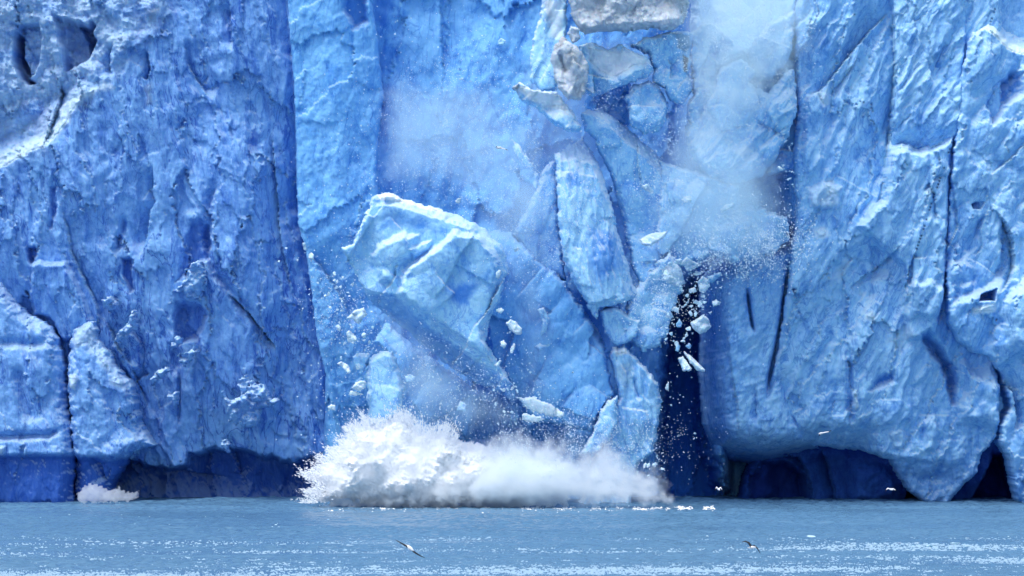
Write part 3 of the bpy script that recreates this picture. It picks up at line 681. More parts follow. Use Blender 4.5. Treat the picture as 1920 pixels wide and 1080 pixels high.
block([(960, 165), (975, 154), (1000, 167), (1045, 170), (1062, 190), (1082, 220), (1096, 242), (1070, 249), (1038, 232), (1008, 206), (978, 190)],
      -4.5, 750, "pointed pale ice fin jutting left over the hazy gap", f=(0.8, 40, 50, 30), thick=2, edge=(1.2, 12), fn=f_fin)
block([(992, 110), (1002, 55), (1014, 20), (1018, -120), (1062, -120), (1064, 60), (1052, 110), (1045, 168), (1010, 168), (996, 150)],
      -2.5, 760, "narrow pale ice pinnacle left of the dirty capped block", f=(0.9, 34, 90, 6), thick=3, edge=(1.4, 14), fn=lambda k: k.paint("dirt", [(1014, 0), (1042, -10), (1036, 38), (1022, 44)], 0.3, 8, 8).paint("frost", [(1020, 0), (1060, 0), (1055, 90), (1030, 70)], 0.6, 12, 8))
def f_cap(k):
    k.frost = np.maximum(k.frost, 0.35)
    k.paint("dirt", [(1265, -10), (1292, -10), (1292, 30), (1280, 40), (1275, 10)], 0.28, 6, 6); k.band()
    k.fa(0.6, 26, 24, 10, 0.9, 0.5, 0.8).fb(0.4, 16, 14, 0, 4, 0.6)
block([(1062, -120), (1080, -220), (1290, -220), (1294, 15), (1284, 40), (1256, 56), (1220, 50), (1180, 57), (1140, 56), (1096, 62), (1078, 42), (1066, 0)],
      -5.5, 770, "big greyish white ice cap at the top with a dark gap under it", f=(1.2, 70, 60, 10), thick=6, edge=(2.2, 20), mat=M_WHITE, fn=f_cap)
def f_shelf(k):
    k.paint("frost", [(1088, 82), (1140, 88), (1190, 98), (1222, 112), (1205, 128), (1150, 150), (1120, 140)], 0.75, 14, 8); k.crust(thr=0.5)
    k.ramp([(1090, 150), (1110, 128), (1150, 160), (1190, 135), (1228, 122)], 2.0, 26, 200, 1, 4)
block([(1084, 82), (1105, 78), (1140, 88), (1153, 87), (1168, 82), (1190, 97), (1215, 105), (1226, 125), (1220, 142), (1180, 156), (1150, 167), (1110, 184), (1096, 172), (1090, 140)],
      -3.8, 780, "wedge shaped ice block with a white top, just under the grey white cap", f=(0.9, 50, 50, 15), thick=3, edge=(1.4, 12), fn=f_shelf)
def f_dirty(k):
    k.paint("dirt", [(1055, 92), (1085, 95), (1080, 125), (1062, 135), (1050, 110)], 0.18, 10, 10); k.paint("dirt", [(1036, 75), (1062, 62), (1056, 88), (1040, 95)], 0.3, 6, 6); k.band()
    k.groove([(1048, 95), (1056, 120), (1062, 140)], 0.6, 4); k.frost = np.maximum(k.frost, 0.35)
block([(1040, 82), (1058, 66), (1074, 80), (1095, 100), (1105, 130), (1101, 160), (1090, 187), (1066, 187), (1048, 165), (1037, 140), (1030, 112)],
      -6.5, 790, "dirt streaked white ice lump beside the wedge shaped block", f=(0.9, 30, 40, 15), thick=2, edge=(1.2, 12), mat=M_WHITE, fn=f_dirty)
block([(1064, 62), (1070, 48), (1086, 54), (1089, 72), (1074, 80)], -6.5, 795, "small white ice knob perched above the dirt streaked lump", f=(0.3, 20, 20, 0), thick=1, edge=(0.6, 8), mat=M_WHITE)
def f_rb(k):
    k.paint("dirt", [(1265, 66), (1300, 60), (1296, 90), (1285, 98), (1270, 90)], 0.4, 6, 8); k.paint("dirt", [(1280, 102), (1292, 108), (1288, 138), (1281, 135)], 0.85, 4, 3); k.band()
    k.step([(1255, 150), (1258, 125), (1250, 110)], 0.8, 14, 1)
block([(1185, 86), (1206, 70), (1250, 60), (1290, 56), (1302, 62), (1300, 100), (1294, 140), (1300, 170), (1280, 195), (1256, 190), (1246, 165), (1222, 150), (1226, 128), (1215, 104)],
      -2.6, 800, "cracked blue ice block with brown dirt seams on its right edge", f=(1.0, 40, 50, 20), thick=4, edge=(1.4, 14), fn=f_rb)
block([(1172, 182), (1184, 160), (1216, 148), (1240, 160), (1253, 190), (1251, 222), (1236, 246), (1206, 251), (1180, 232)],
      -3.2, 810, "rounded sky blue ice boulder behind the top of the leaning slab", f=(1.0, 50, 50, 0), thick=3, edge=(2.0, 22))
def f_body(k):
    k.ramp([(1300, 300), (1340, 318), (1400, 322), (1450, 290), (1485, 240)], 2.6, 34, 200, 1, 6)
    k.paint("frost", [(1370, 285), (1395, 270), (1410, 285), (1390, 300)], 0.8, 8, 6); k.paint("frost", [(1300, 210), (1340, 195), (1350, 215), (1310, 230)], 0.7, 12, 8)
    k.rd(0.5, 24, 80, 40, 3, warp=12)
block([(1290, 195), (1308, 162), (1330, 155), (1400, 157), (1425, 165), (1440, 175), (1468, 140), (1486, 128), (1494, 160), (1493, 210), (1480, 255), (1456, 302), (1430, 330), (1375, 346), (1332, 332), (1300, 300), (1285, 250)],
      -2.2, 820, "broad pale ice mass breaking away beside the right face", f=(1.8, 80, 90, 35), thick=5, edge=(2.4, 24), fn=f_body)
block([(1325, 200), (1342, 160), (1350, 126), (1392, 107), (1419, 135), (1408, 153), (1425, 185), (1400, 240), (1350, 245)], -4.0, 830, "five sided pale ice block with a white rim, resting on the broad pale mass", f=(0.6, 50, 50, 0), thick=2, edge=(1.2, 14), fn=lambda k: k.ramp([(1340, 150), (1365, 122), (1392, 116), (1412, 140)], 1.0, 12, 60, -1, 2, frost=0.5))
block([(1400, 95), (1440, 40), (1490, 20), (1488, 90), (1478, 112), (1450, 148), (1425, 152), (1414, 132)], -1.0, 840, "blue ice block between the five sided block and the right face", f=(1.2, 50, 60, 20), thick=3, edge=(1.8, 20))
block([(1290, -220), (1510, -220), (1498, 0), (1488, 60), (1440, 100), (1400, 130), (1350, 120), (1310, 150), (1296, 100), (1296, 20)], 2.5, 850, "bright pale ice shoulder at the top behind the drifting ice dust", f=(1.8, 90, 110, 25), thick=6, edge=(2.5, 26), fn=lambda k: k.frost.__iadd__(0.35))
block([(1124, 582), (1140, 573), (1158, 574), (1182, 592), (1202, 600), (1196, 630), (1176, 646), (1150, 646), (1132, 622)], -3.2, 860, "pale flat topped ice block at the foot of the tall upright slab", f=(0.7, 40, 50, 0), thick=2.5, edge=(1.2, 12), fn=lambda k: k.ramp([(1124, 588), (1150, 580), (1180, 598), (1202, 606)], 1.0, 10, 60, -1, 2, frost=0.6))
def f_pil(k):
    k.paint("dirt", [(1150, 690), (1185, 670), (1190, 720), (1170, 745)], 0.22, 16, 10); k.band(); k.groove([(1186, 705), (1192, 730), (1202, 752)], 0.6, 3)
    k.paint("frost", [(1148, 650), (1176, 648), (1178, 664), (1155, 668)], 0.9, 5, 3); k.crust(); k.rd(0.3, 16, 70, -14, 3, warp=8)
block([(1140, 662), (1148, 650), (1170, 646), (1180, 656), (1215, 690), (1235, 718), (1243, 750), (1236, 800), (1226, 850), (1200, 870), (1180, 965), (1080, 965), (1100, 900), (1120, 840), (1140, 790), (1160, 745), (1150, 700)],
      -2.8, 870, "stained ice pillar slumping into the mist left of the dark cave", f=(1.2, 50, 110, -12), thick=5, edge=(1.8, 18), fn=f_pil)
block([(1126, 770), (1140, 752), (1158, 742), (1160, 790), (1140, 830), (1110, 860), (1090, 850), (1110, 810)], -4.2, 880, "small pointed ice shard in front of the stained pillar", f=(0.6, 30, 50, 20), thick=2, edge=(1.0, 12))
block([(684, 700), (692, 672), (708, 658), (736, 658), (750, 690), (758, 730), (752, 772), (720, 800), (690, 800), (687, 745)], -7.5, 890, "hazy egg shaped ice block directly above the splash", f=(0.8, 60, 80, 0), thick=3, edge=(2.2, 22), snow=0.3)
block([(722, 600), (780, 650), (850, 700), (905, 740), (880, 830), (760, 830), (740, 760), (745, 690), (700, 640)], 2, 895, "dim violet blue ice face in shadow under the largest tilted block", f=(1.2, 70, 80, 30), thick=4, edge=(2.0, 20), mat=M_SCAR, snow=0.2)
block([(970, 744), (1000, 741), (1030, 755), (1060, 771), (1059, 783), (1022, 781), (985, 766)], -7, 901, "long flat ice slab lying aslant above the mist", f=(0.4, 40, 20, 20), thick=1.2, edge=(0.7, 8), mat=M_FRAG)
block([(975, 776), (1000, 775), (1025, 786), (1002, 794), (978, 787)], -7.6, 902, "short flat ice slab below the long aslant one", f=(0.3, 30, 16, 12), thick=1, edge=(0.6, 7), mat=M_FRAG)
block([(1000, 700), (1020, 650), (1050, 640), (1055, 720), (1035, 745), (1005, 730)], 0, 903, "dim angular ice piece falling above the long flat slab", f=(0.7, 40, 50, 10), thick=2, edge=(1.4, 14), snow=0.4)
block([(1050, 560), (1080, 560), (1105, 590), (1128, 630), (1135, 650), (1100, 640), (1068, 625), (1050, 600)], 0.5, 904, "dim blue ice piece under the left foot of the tall upright slab", f=(0.7, 30, 40, 30), thick=2, edge=(1.2, 12), snow=0.4)

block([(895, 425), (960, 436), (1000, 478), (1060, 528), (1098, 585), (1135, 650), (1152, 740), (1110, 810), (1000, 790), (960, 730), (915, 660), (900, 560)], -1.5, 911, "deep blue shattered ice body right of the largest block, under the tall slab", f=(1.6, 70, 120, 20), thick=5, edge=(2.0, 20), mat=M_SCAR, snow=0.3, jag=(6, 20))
block([(1236, 300), (1300, 318), (1385, 345), (1402, 430), (1345, 478), (1270, 505), (1228, 470)], -0.5, 912, "pale dust veiled ice piece right of the leaning slab", f=(1.2, 60, 70, 30), thick=4, edge=(1.6, 18), jag=(6, 20))
block([(1340, 410), (1410, 385), (1478, 405), (1482, 455), (1440, 482), (1380, 496), (1325, 470)], -2.0, 913, "ragged ice mass falling beside the right face above the slanting crack", f=(1.2, 50, 50, 20), thick=4, edge=(1.6, 18), jag=(8, 18))
block([(1178, 560), (1206, 520), (1256, 470), (1284, 515), (1272, 570), (1240, 650), (1200, 660), (1168, 620)], -1.8, 914, "pale broken ice between the leaning slab and the rubble over the cave", f=(1.0, 45, 60, 15), thick=4, edge=(1.4, 14), jag=(7, 18))
block([(1410, 200), (1436, 110), (1500, 60), (1500, 320), (1440, 330), (1420, 270)], 1.0, 915, "blue ice wedge jammed against the right face below the blue block", f=(1.2, 50, 80, 20), thick=4, edge=(1.4, 14))
block([(1290, 60), (1330, 40), (1400, 95), (1350, 125), (1345, 170), (1300, 175)], -1.5, 916, "pale ice chunk right of the brown dirt seams", f=(1.0, 40, 40, 20), thick=3, edge=(1.4, 14))
block([(1100, 150), (1180, 140), (1190, 200), (1178, 240), (1120, 225), (1096, 200)], 2.0, 917, "deep blue ice in the gap under the wedge shaped block", f=(0.9, 40, 40, 20), thick=3, edge=(1.4, 14), mat=M_SCAR)
# ------------------------------------------------------------------ traced fragments
FR = "falling ice fragments"
def frag(poly, y0, seed, label, thick=0.8, mat=M_FRAG):
    p = np.array(poly, float); sz = min(np.ptp(p[:, 0]), np.ptp(p[:, 1]))
    block(poly, y0, seed, label, "ice_fragment", "ice fragment", mat, 1.6, thick, (0.02 * sz, max(4, sz * 0.3)), (1.0, 8), (0.015 * sz, max(10, sz * 0.6), max(10, sz * 0.6), 20), None, 0.5, FR, 0.3)
frag([(1274, 494), (1287, 480), (1298, 488), (1318, 496), (1312, 500), (1300, 505), (1288, 510), (1282, 500)], -7, 1001, "white wedge shaped fragment topping the rubble over the dark cave")
frag([(1240, 505), (1262, 488), (1276, 500), (1286, 532), (1270, 540), (1246, 525)], -5, 1002, "broad pale fragment left of the white wedge over the cave")
frag([(1308, 528), (1316, 516), (1330, 522), (1332, 538), (1320, 552), (1310, 545)], -7, 1003, "upright pale fragment in the rubble right of the white wedge")
frag([(1326, 518), (1352, 509), (1354, 516), (1336, 532), (1328, 530)], -5, 1004, "bluish fragment leaning right behind the upright pale fragment", mat=M_BLOCK)
frag([(1289, 542), (1304, 537), (1309, 548), (1294, 551)], -7, 1005, "small flat fragment in the middle of the rubble over the cave")
frag([(1334, 564), (1344, 561), (1353, 566), (1350, 573), (1337, 576)], -7, 1006, "lone blocky fragment at the right side of the rubble over the cave")
frag([(1325, 585), (1337, 582), (1333, 592)], -7, 1007, "little pointed fragment touching the biggest white fragment", thick=0.4)
frag([(1294, 604), (1308, 596), (1318, 588), (1330, 597), (1335, 612), (1326, 622), (1312, 627), (1298, 616)], -8, 1008, "biggest white fragment falling in front of the dark cave", thick=1.4)
frag([(1260, 578), (1268, 572), (1274, 578), (1274, 589), (1264, 586)], -7, 1009, "white fragment left of the biggest one over the cave")
frag([(1268, 606), (1274, 596), (1280, 606), (1278, 614), (1268, 614)], -7, 1010, "small bluish fragment below and left of the biggest white one", mat=M_BLOCK)
frag([(1270, 672), (1282, 666), (1297, 690), (1296, 696), (1280, 697)], -8, 1011, "stubby tilted fragment, left of the pair in the dark cave")
frag([(1280, 657), (1294, 664), (1312, 682), (1322, 692), (1322, 699), (1308, 696), (1292, 680)], -8, 1012, "long tilted fragment, right of the pair in the dark cave")
frag([(1266, 648), (1272, 640), (1276, 650), (1272, 662), (1266, 658)], -7, 1013, "thin bluish fragment above the tilted pair in the cave", mat=M_BLOCK)
frag([(1284, 650), (1292, 640), (1298, 648), (1294, 655)], -7, 1014, "bluish triangular fragment above the long tilted one", mat=M_BLOCK)
frag([(1246, 728), (1253, 711), (1256, 722), (1254, 736)], -7, 1015, "narrow white sliver at the left wall of the dark cave", thick=0.4)
frag([(1349, 393), (1362, 382), (1379, 379), (1374, 390), (1354, 399)], -9, 1016, "tilted white fragment flying in front of the dust by the right face")
frag([(1276, 376), (1284, 367), (1297, 366), (1299, 378), (1286, 382)], -8, 1017, "pale fragment flying left of the tilted white one by the right face")
frag([(1198, 448), (1220, 436), (1254, 432), (1246, 446), (1220, 462), (1204, 460)], -6, 1018, "long pale slab fragment in front of the leaning slab")
frag([(1455, 313), (1462, 310), (1470, 318), (1464, 322)], -7, 1019, "white fragment glinting in the dark notch by the right face", thick=0.4)
frag([(1200, 348), (1214, 344), (1228, 358), (1224, 364), (1208, 356)], -6, 1020, "pale chip on the middle of the leaning slab", thick=0.5)
frag([(566, 456), (572, 452), (576, 468), (570, 472)], -6, 1021, "thin white fragment beside the long vertical crack", thick=0.5)
frag([(577, 476), (583, 472), (590, 476), (588, 487), (578, 486)], -6, 1022, "white lump falling right of the long vertical crack", thick=0.6)
frag([(647, 598), (664, 580), (682, 576), (690, 590), (676, 600), (672, 610), (660, 600)], -8, 1023, "ragged bluish white fragment in the debris under the tilted block")
frag([(648, 622), (655, 618), (668, 630), (672, 640), (652, 644)], -8, 1024, "rounded pale fragment below the ragged one in the debris")
frag([(660, 668), (674, 660), (694, 662), (694, 680), (680, 700), (666, 690)], -6, 1025, "large dull blue fragment left of the egg shaped block", mat=M_BLOCK)
frag([(630, 682), (640, 676), (654, 684), (659, 698), (652, 702), (642, 690)], -8, 1026, "curved pale fragment left of the dull blue one")
frag([(658, 728), (666, 716), (680, 712), (688, 716), (686, 728), (672, 734)], -9, 1027, "bright white fragment just left of the egg shaped block")
frag([(652, 740), (658, 731), (674, 736), (684, 738), (680, 742), (656, 742)], -9, 1028, "flat white fragment right below the bright white one", thick=0.5)
frag([(614, 762), (620, 756), (630, 760), (628, 770), (616, 768)], -8, 1029, "small white fragment falling left of the splash crest", thick=0.6)
frag([(948, 606), (956, 597), (968, 602), (980, 616), (978, 628), (966, 628), (954, 618)], -8, 1030, "oval pale fragment right of the largest tilted block")
frag([(936, 640), (944, 636), (952, 645), (946, 655), (938, 650)], -8, 1031, "small fragment below and left of the oval one", thick=0.6)
frag([(957, 652), (964, 640), (968, 650), (962, 664), (955, 664)], -8, 1032, "upright narrow fragment below the oval one", thick=0.5)
frag([(929, 580), (940, 575), (948, 582), (940, 588), (930, 586)], -8, 1033, "small white fragment above the oval one", thick=0.6)
frag([(928, 512), (938, 503), (942, 512), (936, 524), (929, 521)], -9, 1034, "white fragment on the right shoulder of the largest block", thick=0.6)
frag([(924, 686), (936, 674), (942, 676), (936, 688)], -9, 1035, "pale fragment at the lower tip of the largest block", thick=0.5)
frag([(960, 466), (972, 461), (976, 468), (966, 474)], -7, 1036, "small pale fragment in the haze right of the largest block", thick=0.5)
frag([(852, 377), (858, 371), (866, 370), (862, 382), (856, 382)], -9, 1037, "fragment hanging just above the white edge of the largest block", thick=0.5)
frag([(856, 150), (863, 146), (872, 146), (866, 151)], -6, 1038, "thin white fragment alone in the upper haze", thick=0.4)
frag([(932, 76), (940, 70), (950, 76), (944, 86), (934, 84)], -2, 1039, "dim fragment floating in the upper haze left of the pinnacle", thick=0.5, mat=M_BLOCK)
frag([(855, 770), (862, 750), (876, 758), (874, 772)], -7, 1040, "dull fragment in the shadow above the splash", mat=M_BLOCK)
frag([(758, 706), (768, 700), (780, 706), (776, 716), (762, 718)], -7, 1041, "dull fragment right of the egg shaped block", mat=M_BLOCK)
frag([(1006, 580), (1020, 575), (1032, 600), (1024, 625), (1012, 632), (1016, 605)], -4, 1042, "dim curved fragment right of the oval one", mat=M_BLOCK)
frag([(1000, 650), (1014, 638), (1034, 634), (1032, 650), (1010, 660)], -3, 1043, "dim broad fragment below the curved one", mat=M_BLOCK)

# ------------------------------------------------------------------ small fragments (each its own object)
rs = random.Random(42)
def hull_mesh(i):
    bm = bmesh.new()
    sx, sy, sz = rs.uniform(0.7, 1), rs.uniform(0.5, 0.9), rs.uniform(0.4, 0.8)
    for _ in range(rs.randint(9, 16)):
        v = Vector((rs.gauss(0, 1), rs.gauss(0, 1), rs.gauss(0, 1))).normalized() * rs.uniform(0.75, 1.0)
        bm.verts.new((v.x * sx * 0.5, v.y * sy * 0.5, v.z * sz * 0.5))
    r = bmesh.ops.convex_hull(bm, input=bm.verts[:])
    junk = [g for g in r["geom_interior"] + r["geom_unused"] if isinstance(g, bmesh.types.BMVert)]
    if junk: bmesh.ops.delete(bm, geom=list(set(junk)), context='VERTS')
    me = bpy.data.meshes.new("ice_fragment"); bm.to_mesh(me); bm.free()
    me.materials.append(M_FRAG)
    return me
HULLS = [hull_mesh(i) for i in range(14)]
def small(u, v, size_px, y, label, group):
    o = bpy.data.objects.new("ice_fragment", rs.choice(HULLS)); COL.objects.link(o)
    o.location = W(u, v, y); k = size_px * S * (D0 + y) / D0
    o.scale = (k, k, k)
    o.rotation_euler = (rs.uniform(0, 6.3), rs.uniform(0, 6.3), rs.uniform(0, 6.3))
    return tag(o, label, "ice fragment", group)
for u, v, s_, lb in ((537, 465, 8, "speck sized white fragment furthest left of the long crack"), (558, 488, 8, "small white fragment touching the long crack on its left"), (523, 490, 8, "small white fragment in front of the left face near the crack"),
                     (495, 577, 9, "pointed white fragment alone in front of the left face"), (596, 530, 11, "white fragment below the two at the crack"), (627, 525, 9, "white fragment under the left corner of the largest block"),
                     (603, 602, 8, "thin white fragment low beside the long crack"), (634, 616, 9, "white fragment left of the rounded pale one in the debris"), (1368, 550, 9, "white fragment in front of the smooth slab by the cave")):
    small(u, v, s_, -6, lb, FR)
CL = [  # u, v, ru, rv, tilt, n, size, y, label
    (655, 600, 42, 90, 0.25, 52, (3, 9), -7, "small ice fragment in the debris falling below the left corner of the largest block"),
    (1285, 580, 38, 70, -0.25, 56, (4, 12), -7, "small ice fragment in the rubble around the biggest white fragment over the cave"),
    (1268, 545, 46, 58, -0.2, 16, (9, 20), -7.5, "middle sized ice chunk tumbling in the rubble around the biggest white fragment over the cave"),
    (648, 610, 34, 90, 0.25, 14, (8, 16), -7.5, "middle sized ice chunk falling below the left corner of the largest block"),
    (1272, 770, 34, 110, 0, 18, (2.5, 6), -6, "tiny ice fragment falling in front of the dark cave"),
    (965, 745, 50, 50, 0.2, 34, (3, 9), -7, "small ice fragment in the debris beside the long aslant slab above the mist"),
    (1375, 508, 70, 26, 0, 24, (3, 8), -6, "small ice fragment dropping from the dust in front of the smooth slab by the cave"),
    (1220, 880, 30, 28, 0, 12, (4, 12), -6, "small ice fragment splashing at the right end of the mist"),
    (950, 650, 36, 60, 0, 12, (3, 7), -8, "small ice fragment between the largest block and the oval fragment"),
    (1476, 280, 12, 60, 0, 8, (3, 8), -5, "small ice fragment slipping down the joint by the right face"),
]
for u, v, ru, rv, tl_, n, (s0, s1), y, lb in CL:
    for i in range(n):
        a_ = rs.uniform(0, 6.283); q = math.sqrt(rs.random())
        dv = rv * q * math.sin(a_); du = ru * q * math.cos(a_) + tl_ * dv
        small(u + du, v + dv, s0 + 1.7 * (s1 - s0) * rs.random() ** 1.8, y + rs.uniform(-1.5, 2), lb, FR)

# uncountable spray of ice crumbs
def crumbs(name, regs, seed, label):
    rn = np.random.RandomState(seed); P = []; F = []
    tet = np.array([(1, 1, 1), (-1, -1, 1), (-1, 1, -1), (1, -1, -1)]) * 0.5
    tf = np.array([(0, 1, 2), (0, 3, 1), (0, 2, 3), (1, 3, 2)])
    for u, v, ru, rv, tl_, n, s0, s1, y, dy in regs:
        for i in range(int(n * 0.6)):
            dv, du = rn.normal() * rv * 0.5, rn.normal() * ru * 0.5
            c_ = np.array(W(u + du + tl_ * dv, v + dv, y + rn.uniform(-dy, dy)))
            k = S * (s0 + (s1 - s0) * rn.rand() ** 3)
            q = np.linalg.qr(rn.normal(size=(3, 3)))[0]
            F.append(tf + 4 * len(P)); P.append(c_ + (tet * rn.uniform(0.6, 1.4, size=(4, 3))) @ q * k)
    o = mesh_obj(name, np.concatenate(P), np.concatenate(F), M_FRAG, smooth=False)
    return tag(o, label, "ice crumbs", None, "stuff")
crumbs("ice_crumbs", [(660, 590, 90, 150, 0.3, 420, 1.2, 4, -7, 2), (1290, 560, 70, 110, -0.2, 220, 1, 3.4, -6, 2), (960, 740, 110, 80, 0.2, 420, 1.2, 4, -7, 2),
                      (1270, 780, 60, 160, 0, 90, 0.8, 2.6, -4, 3), (1380, 505, 140, 45, 0, 380, 1.2, 4, -6, 2), (800, 250, 260, 320, 0, 240, 1, 3, -3, 3), (1380, 240, 200, 240, 0, 220, 1, 3, -6, 2),
                      (600, 690, 60, 220, 0, 240, 1, 3, -3, 2), (830, 740, 160, 90, 0, 240, 1.2, 3.5, -7, 2), (1478, 300, 24, 240, 0, 160, 1, 4, -5, 1), (700, 350, 60, 24, 0, 60, 1.2, 3.5, -7, 1)],
       8, "fine white ice crumbs flying around the collapsing blocks")

# ------------------------------------------------------------------ rubble frozen on the left face
RB = "frosty rubble stuck on the left face"
def rubble(poly, y0, seed, label):
    k = Ice(poly, y0, seed, 1.7, 2.5, (0.7, 9), (6, 10))
    k.fa(0.7, 16, 14, 10, 0.9, 0.5, 0.9).fa(0.35, 8, 7, 10, 0.9, 0.5, 0.9).fb(0.4, 9, 8, 0, 3, 0.6); k.frost += 0.1
    k.h -= 0.02 * (k.V - np.mean([q[1] for q in poly]))
    k.build("frosted_rubble", M_LEFT, label, "ice rubble", RB, back=False, snow=0.75)
rubble([(315, 547), (335, 535), (345, 520), (352, 500), (365, 488), (378, 490), (386, 515), (380, 545), (372, 562), (350, 560), (340, 550)], 3.4, 1200, "upright bluish rubble clump with a white toe stuck to the left face")
rubble([(416, 735), (426, 752), (440, 745), (455, 740), (470, 712), (480, 722), (495, 716), (505, 745), (532, 748), (508, 762), (488, 770), (485, 800), (460, 806), (430, 795), (424, 775)], 3.2, 1211, "widest white rubble patch low on the left face")
rubble([(450, 706), (462, 700), (470, 720), (468, 750), (450, 750), (447, 725)], 3.6, 1210, "bluish rubble knob behind the widest white patch")
rubble([(330, 668), (345, 660), (366, 644), (369, 660), (355, 675), (342, 690), (334, 680)], 3.4, 1213, "slanting white rubble clump in the middle of the left face")
rubble([(317, 650), (326, 640), (330, 624), (338, 630), (340, 645), (330, 652)], 3.4, 1215, "small white rubble clump above the slanting one")
rubble([(278, 712), (292, 696), (312, 684), (316, 694), (300, 712), (284, 716)], 3.6, 1217, "grey white rubble clump left of the slanting one")
rubble([(296, 746), (320, 738), (333, 732), (334, 762), (322, 760), (312, 748)], 3.6, 1219, "low white rubble clump beside the thin vertical crack")
rubble([(210, 638), (222, 620), (240, 600), (250, 580), (258, 590), (256, 612), (240, 626), (222, 644)], 3.4, 1220, "crumbly bluish rubble band right of the rubbly buttress")
rubble([(188, 562), (205, 556), (222, 566), (214, 582), (196, 578)], 3.6, 1222, "small bluish rubble clump at the top of the crumbly band")
rubble([(412, 830), (420, 822), (430, 832), (428, 850), (418, 848)], 3.4, 1224, "lowest bluish rubble knob hanging over the dark water line of the left face")

# ================================================================== splash, mist and dust
def vol_material(name, color, dens, aniso=0.0, noise=None):
    m = bpy.data.materials.new(name); m.use_nodes = True; nt = m.node_tree
    for n in list(nt.nodes):
        if n.type != 'OUTPUT_MATERIAL': nt.nodes.remove(n)
    out = [n for n in nt.nodes if n.type == 'OUTPUT_MATERIAL'][0]
    v = nt.nodes.new("ShaderNodeVolumePrincipled")
    v.inputs["Color"].default_value = (*color, 1); v.inputs["Density"].default_value = dens; v.inputs["Anisotropy"].default_value = aniso
    if noise:
        geo = nt.nodes.new("ShaderNodeNewGeometry")
        t = N(nt, "ShaderNodeTexNoise", Scale=noise[0], Detail=4.0, Roughness=0.6); nt.links.new(geo.outputs["Position"], t.inputs[0])
        nt.links.new(mrange(nt, t.outputs[0], noise[1], noise[2], 0.0, dens), v.inputs["Density"])
    nt.links.new(v.outputs[0], out.inputs["Volume"])
    return m

def cloud(name, poly, y0, seed, mat, label, cat, thick=4.0, edge=40, jag=(16, 30), puff=(0.8, 40), kind=None, step=3.0, fn=None, soft=None):
    k = Ice(poly, y0, seed, step, 1, (0, 1), jag)
    prof = np.sqrt(np.clip(k.d / edge, 0, 1) * (2 - np.clip(k.d / edge, 0, 1)))
    soft = (kind == 'stuff') if soft is None else soft
    if soft: prof = sm(k.d / (edge * 1.6)) ** 1.2
    bump = puff[0] * (facet(k.U / puff[1], k.V / puff[1], seed, 0.5, 0.5, 0.9) + 0.5 * facet(k.U / puff[1] * 2.3, k.V / puff[1] * 2.3, seed + 9, 0.5, 0.5, 0.9))
    k.h = prof * (thick + bump)
    if fn: fn(k, prof)
    k.thick = thick * 0.8; k.edge = (0.0, 1)
    if soft: k.backprof = prof
    o = k.build(name, mat, label, cat, None, back=True)
    if kind: o["kind"] = kind
    return o
V_SPLASH = vol_material("dense_spray", (0.99, 0.995, 1.0), 0.9, 0.0, (0.55, 0.25, 0.62))
V_MIST = vol_material("thin_mist", (0.95, 0.985, 1.0), 1.3, 0.0, (0.35, 0.33, 0.62))
V_DUST = vol_material("ice_dust", (0.68, 0.90, 1.0), 0.18, 0.0, (0.22, 0.34, 0.66))
V_DUST2 = vol_material("bright_ice_dust", (0.76, 0.94, 1.0), 0.26, 0.0, (0.25, 0.36, 0.64))
V_DUST3 = vol_material("thick_ice_dust", (0.84, 0.975, 1.0), 0.40, 0.0, (0.45, 0.34, 0.66))
SPL = [(576, 945), (590, 930), (578, 918), (600, 912), (566, 888), (590, 882), (600, 862), (618, 858), (622, 842), (640, 836), (640, 826), (658, 808), (644, 804), (662, 796), (684, 792), (680, 780), (700, 788), (718, 788), (738, 776), (752, 774), (770, 782), (790, 800), (806, 806), (826, 802), (842, 800), (860, 818), (880, 830), (905, 826), (950, 850), (1010, 880), (1060, 910), (1070, 950), (900, 955), (700, 955)]
def f_spl(k, prof):
    dx, dy = k.U - 800, (k.V - 945) * 1.2
    r = np.hypot(dx, dy); th = np.arctan2(dy, dx)
    st = ridged(th * 20 + 0.6 * fbm(k.U / 60, k.V / 60, 61, 2), r / 70, 62, 3, 0.6)
    k.d = k.d + np.where(k.U < 900, 16 * (np.clip(st, 0, 1) ** 1.5 - 0.35) + 7 * fbm(k.U / 9, k.V / 7, 67, 3, 0.7), 0)
    k.h = prof * (3.6 + 1.5 * facet(k.U / 60, k.V / 50, 63, 0.6, 0.6, 0.9) + 0.35 * st + 0.9 * facet(k.U / 24, k.V / 22, 66, 0.6, 0.6, 0.9) + 0.8 * fbm(k.U / 16, k.V / 14, 64, 5, 0.75))
SR = bpy.data.objects.new("splash", None); COL.objects.link(SR); SR.location = W(800, 945, -7)
tag(SR, "white splash plume bursting out of the sea below the largest block", "splash")
def part_of(o, root):
    for key in ("label", "category"):
        if key in o: del o[key]
    o.parent = root; o.location = Vector(o.location) - Vector(root.location)
part_of(cloud("spray_veil", SPL, -7, 1301, V_SPLASH, "", "", 4.2, 60, (8, 14), (1.1, 34), step=1.7, fn=f_spl), SR)
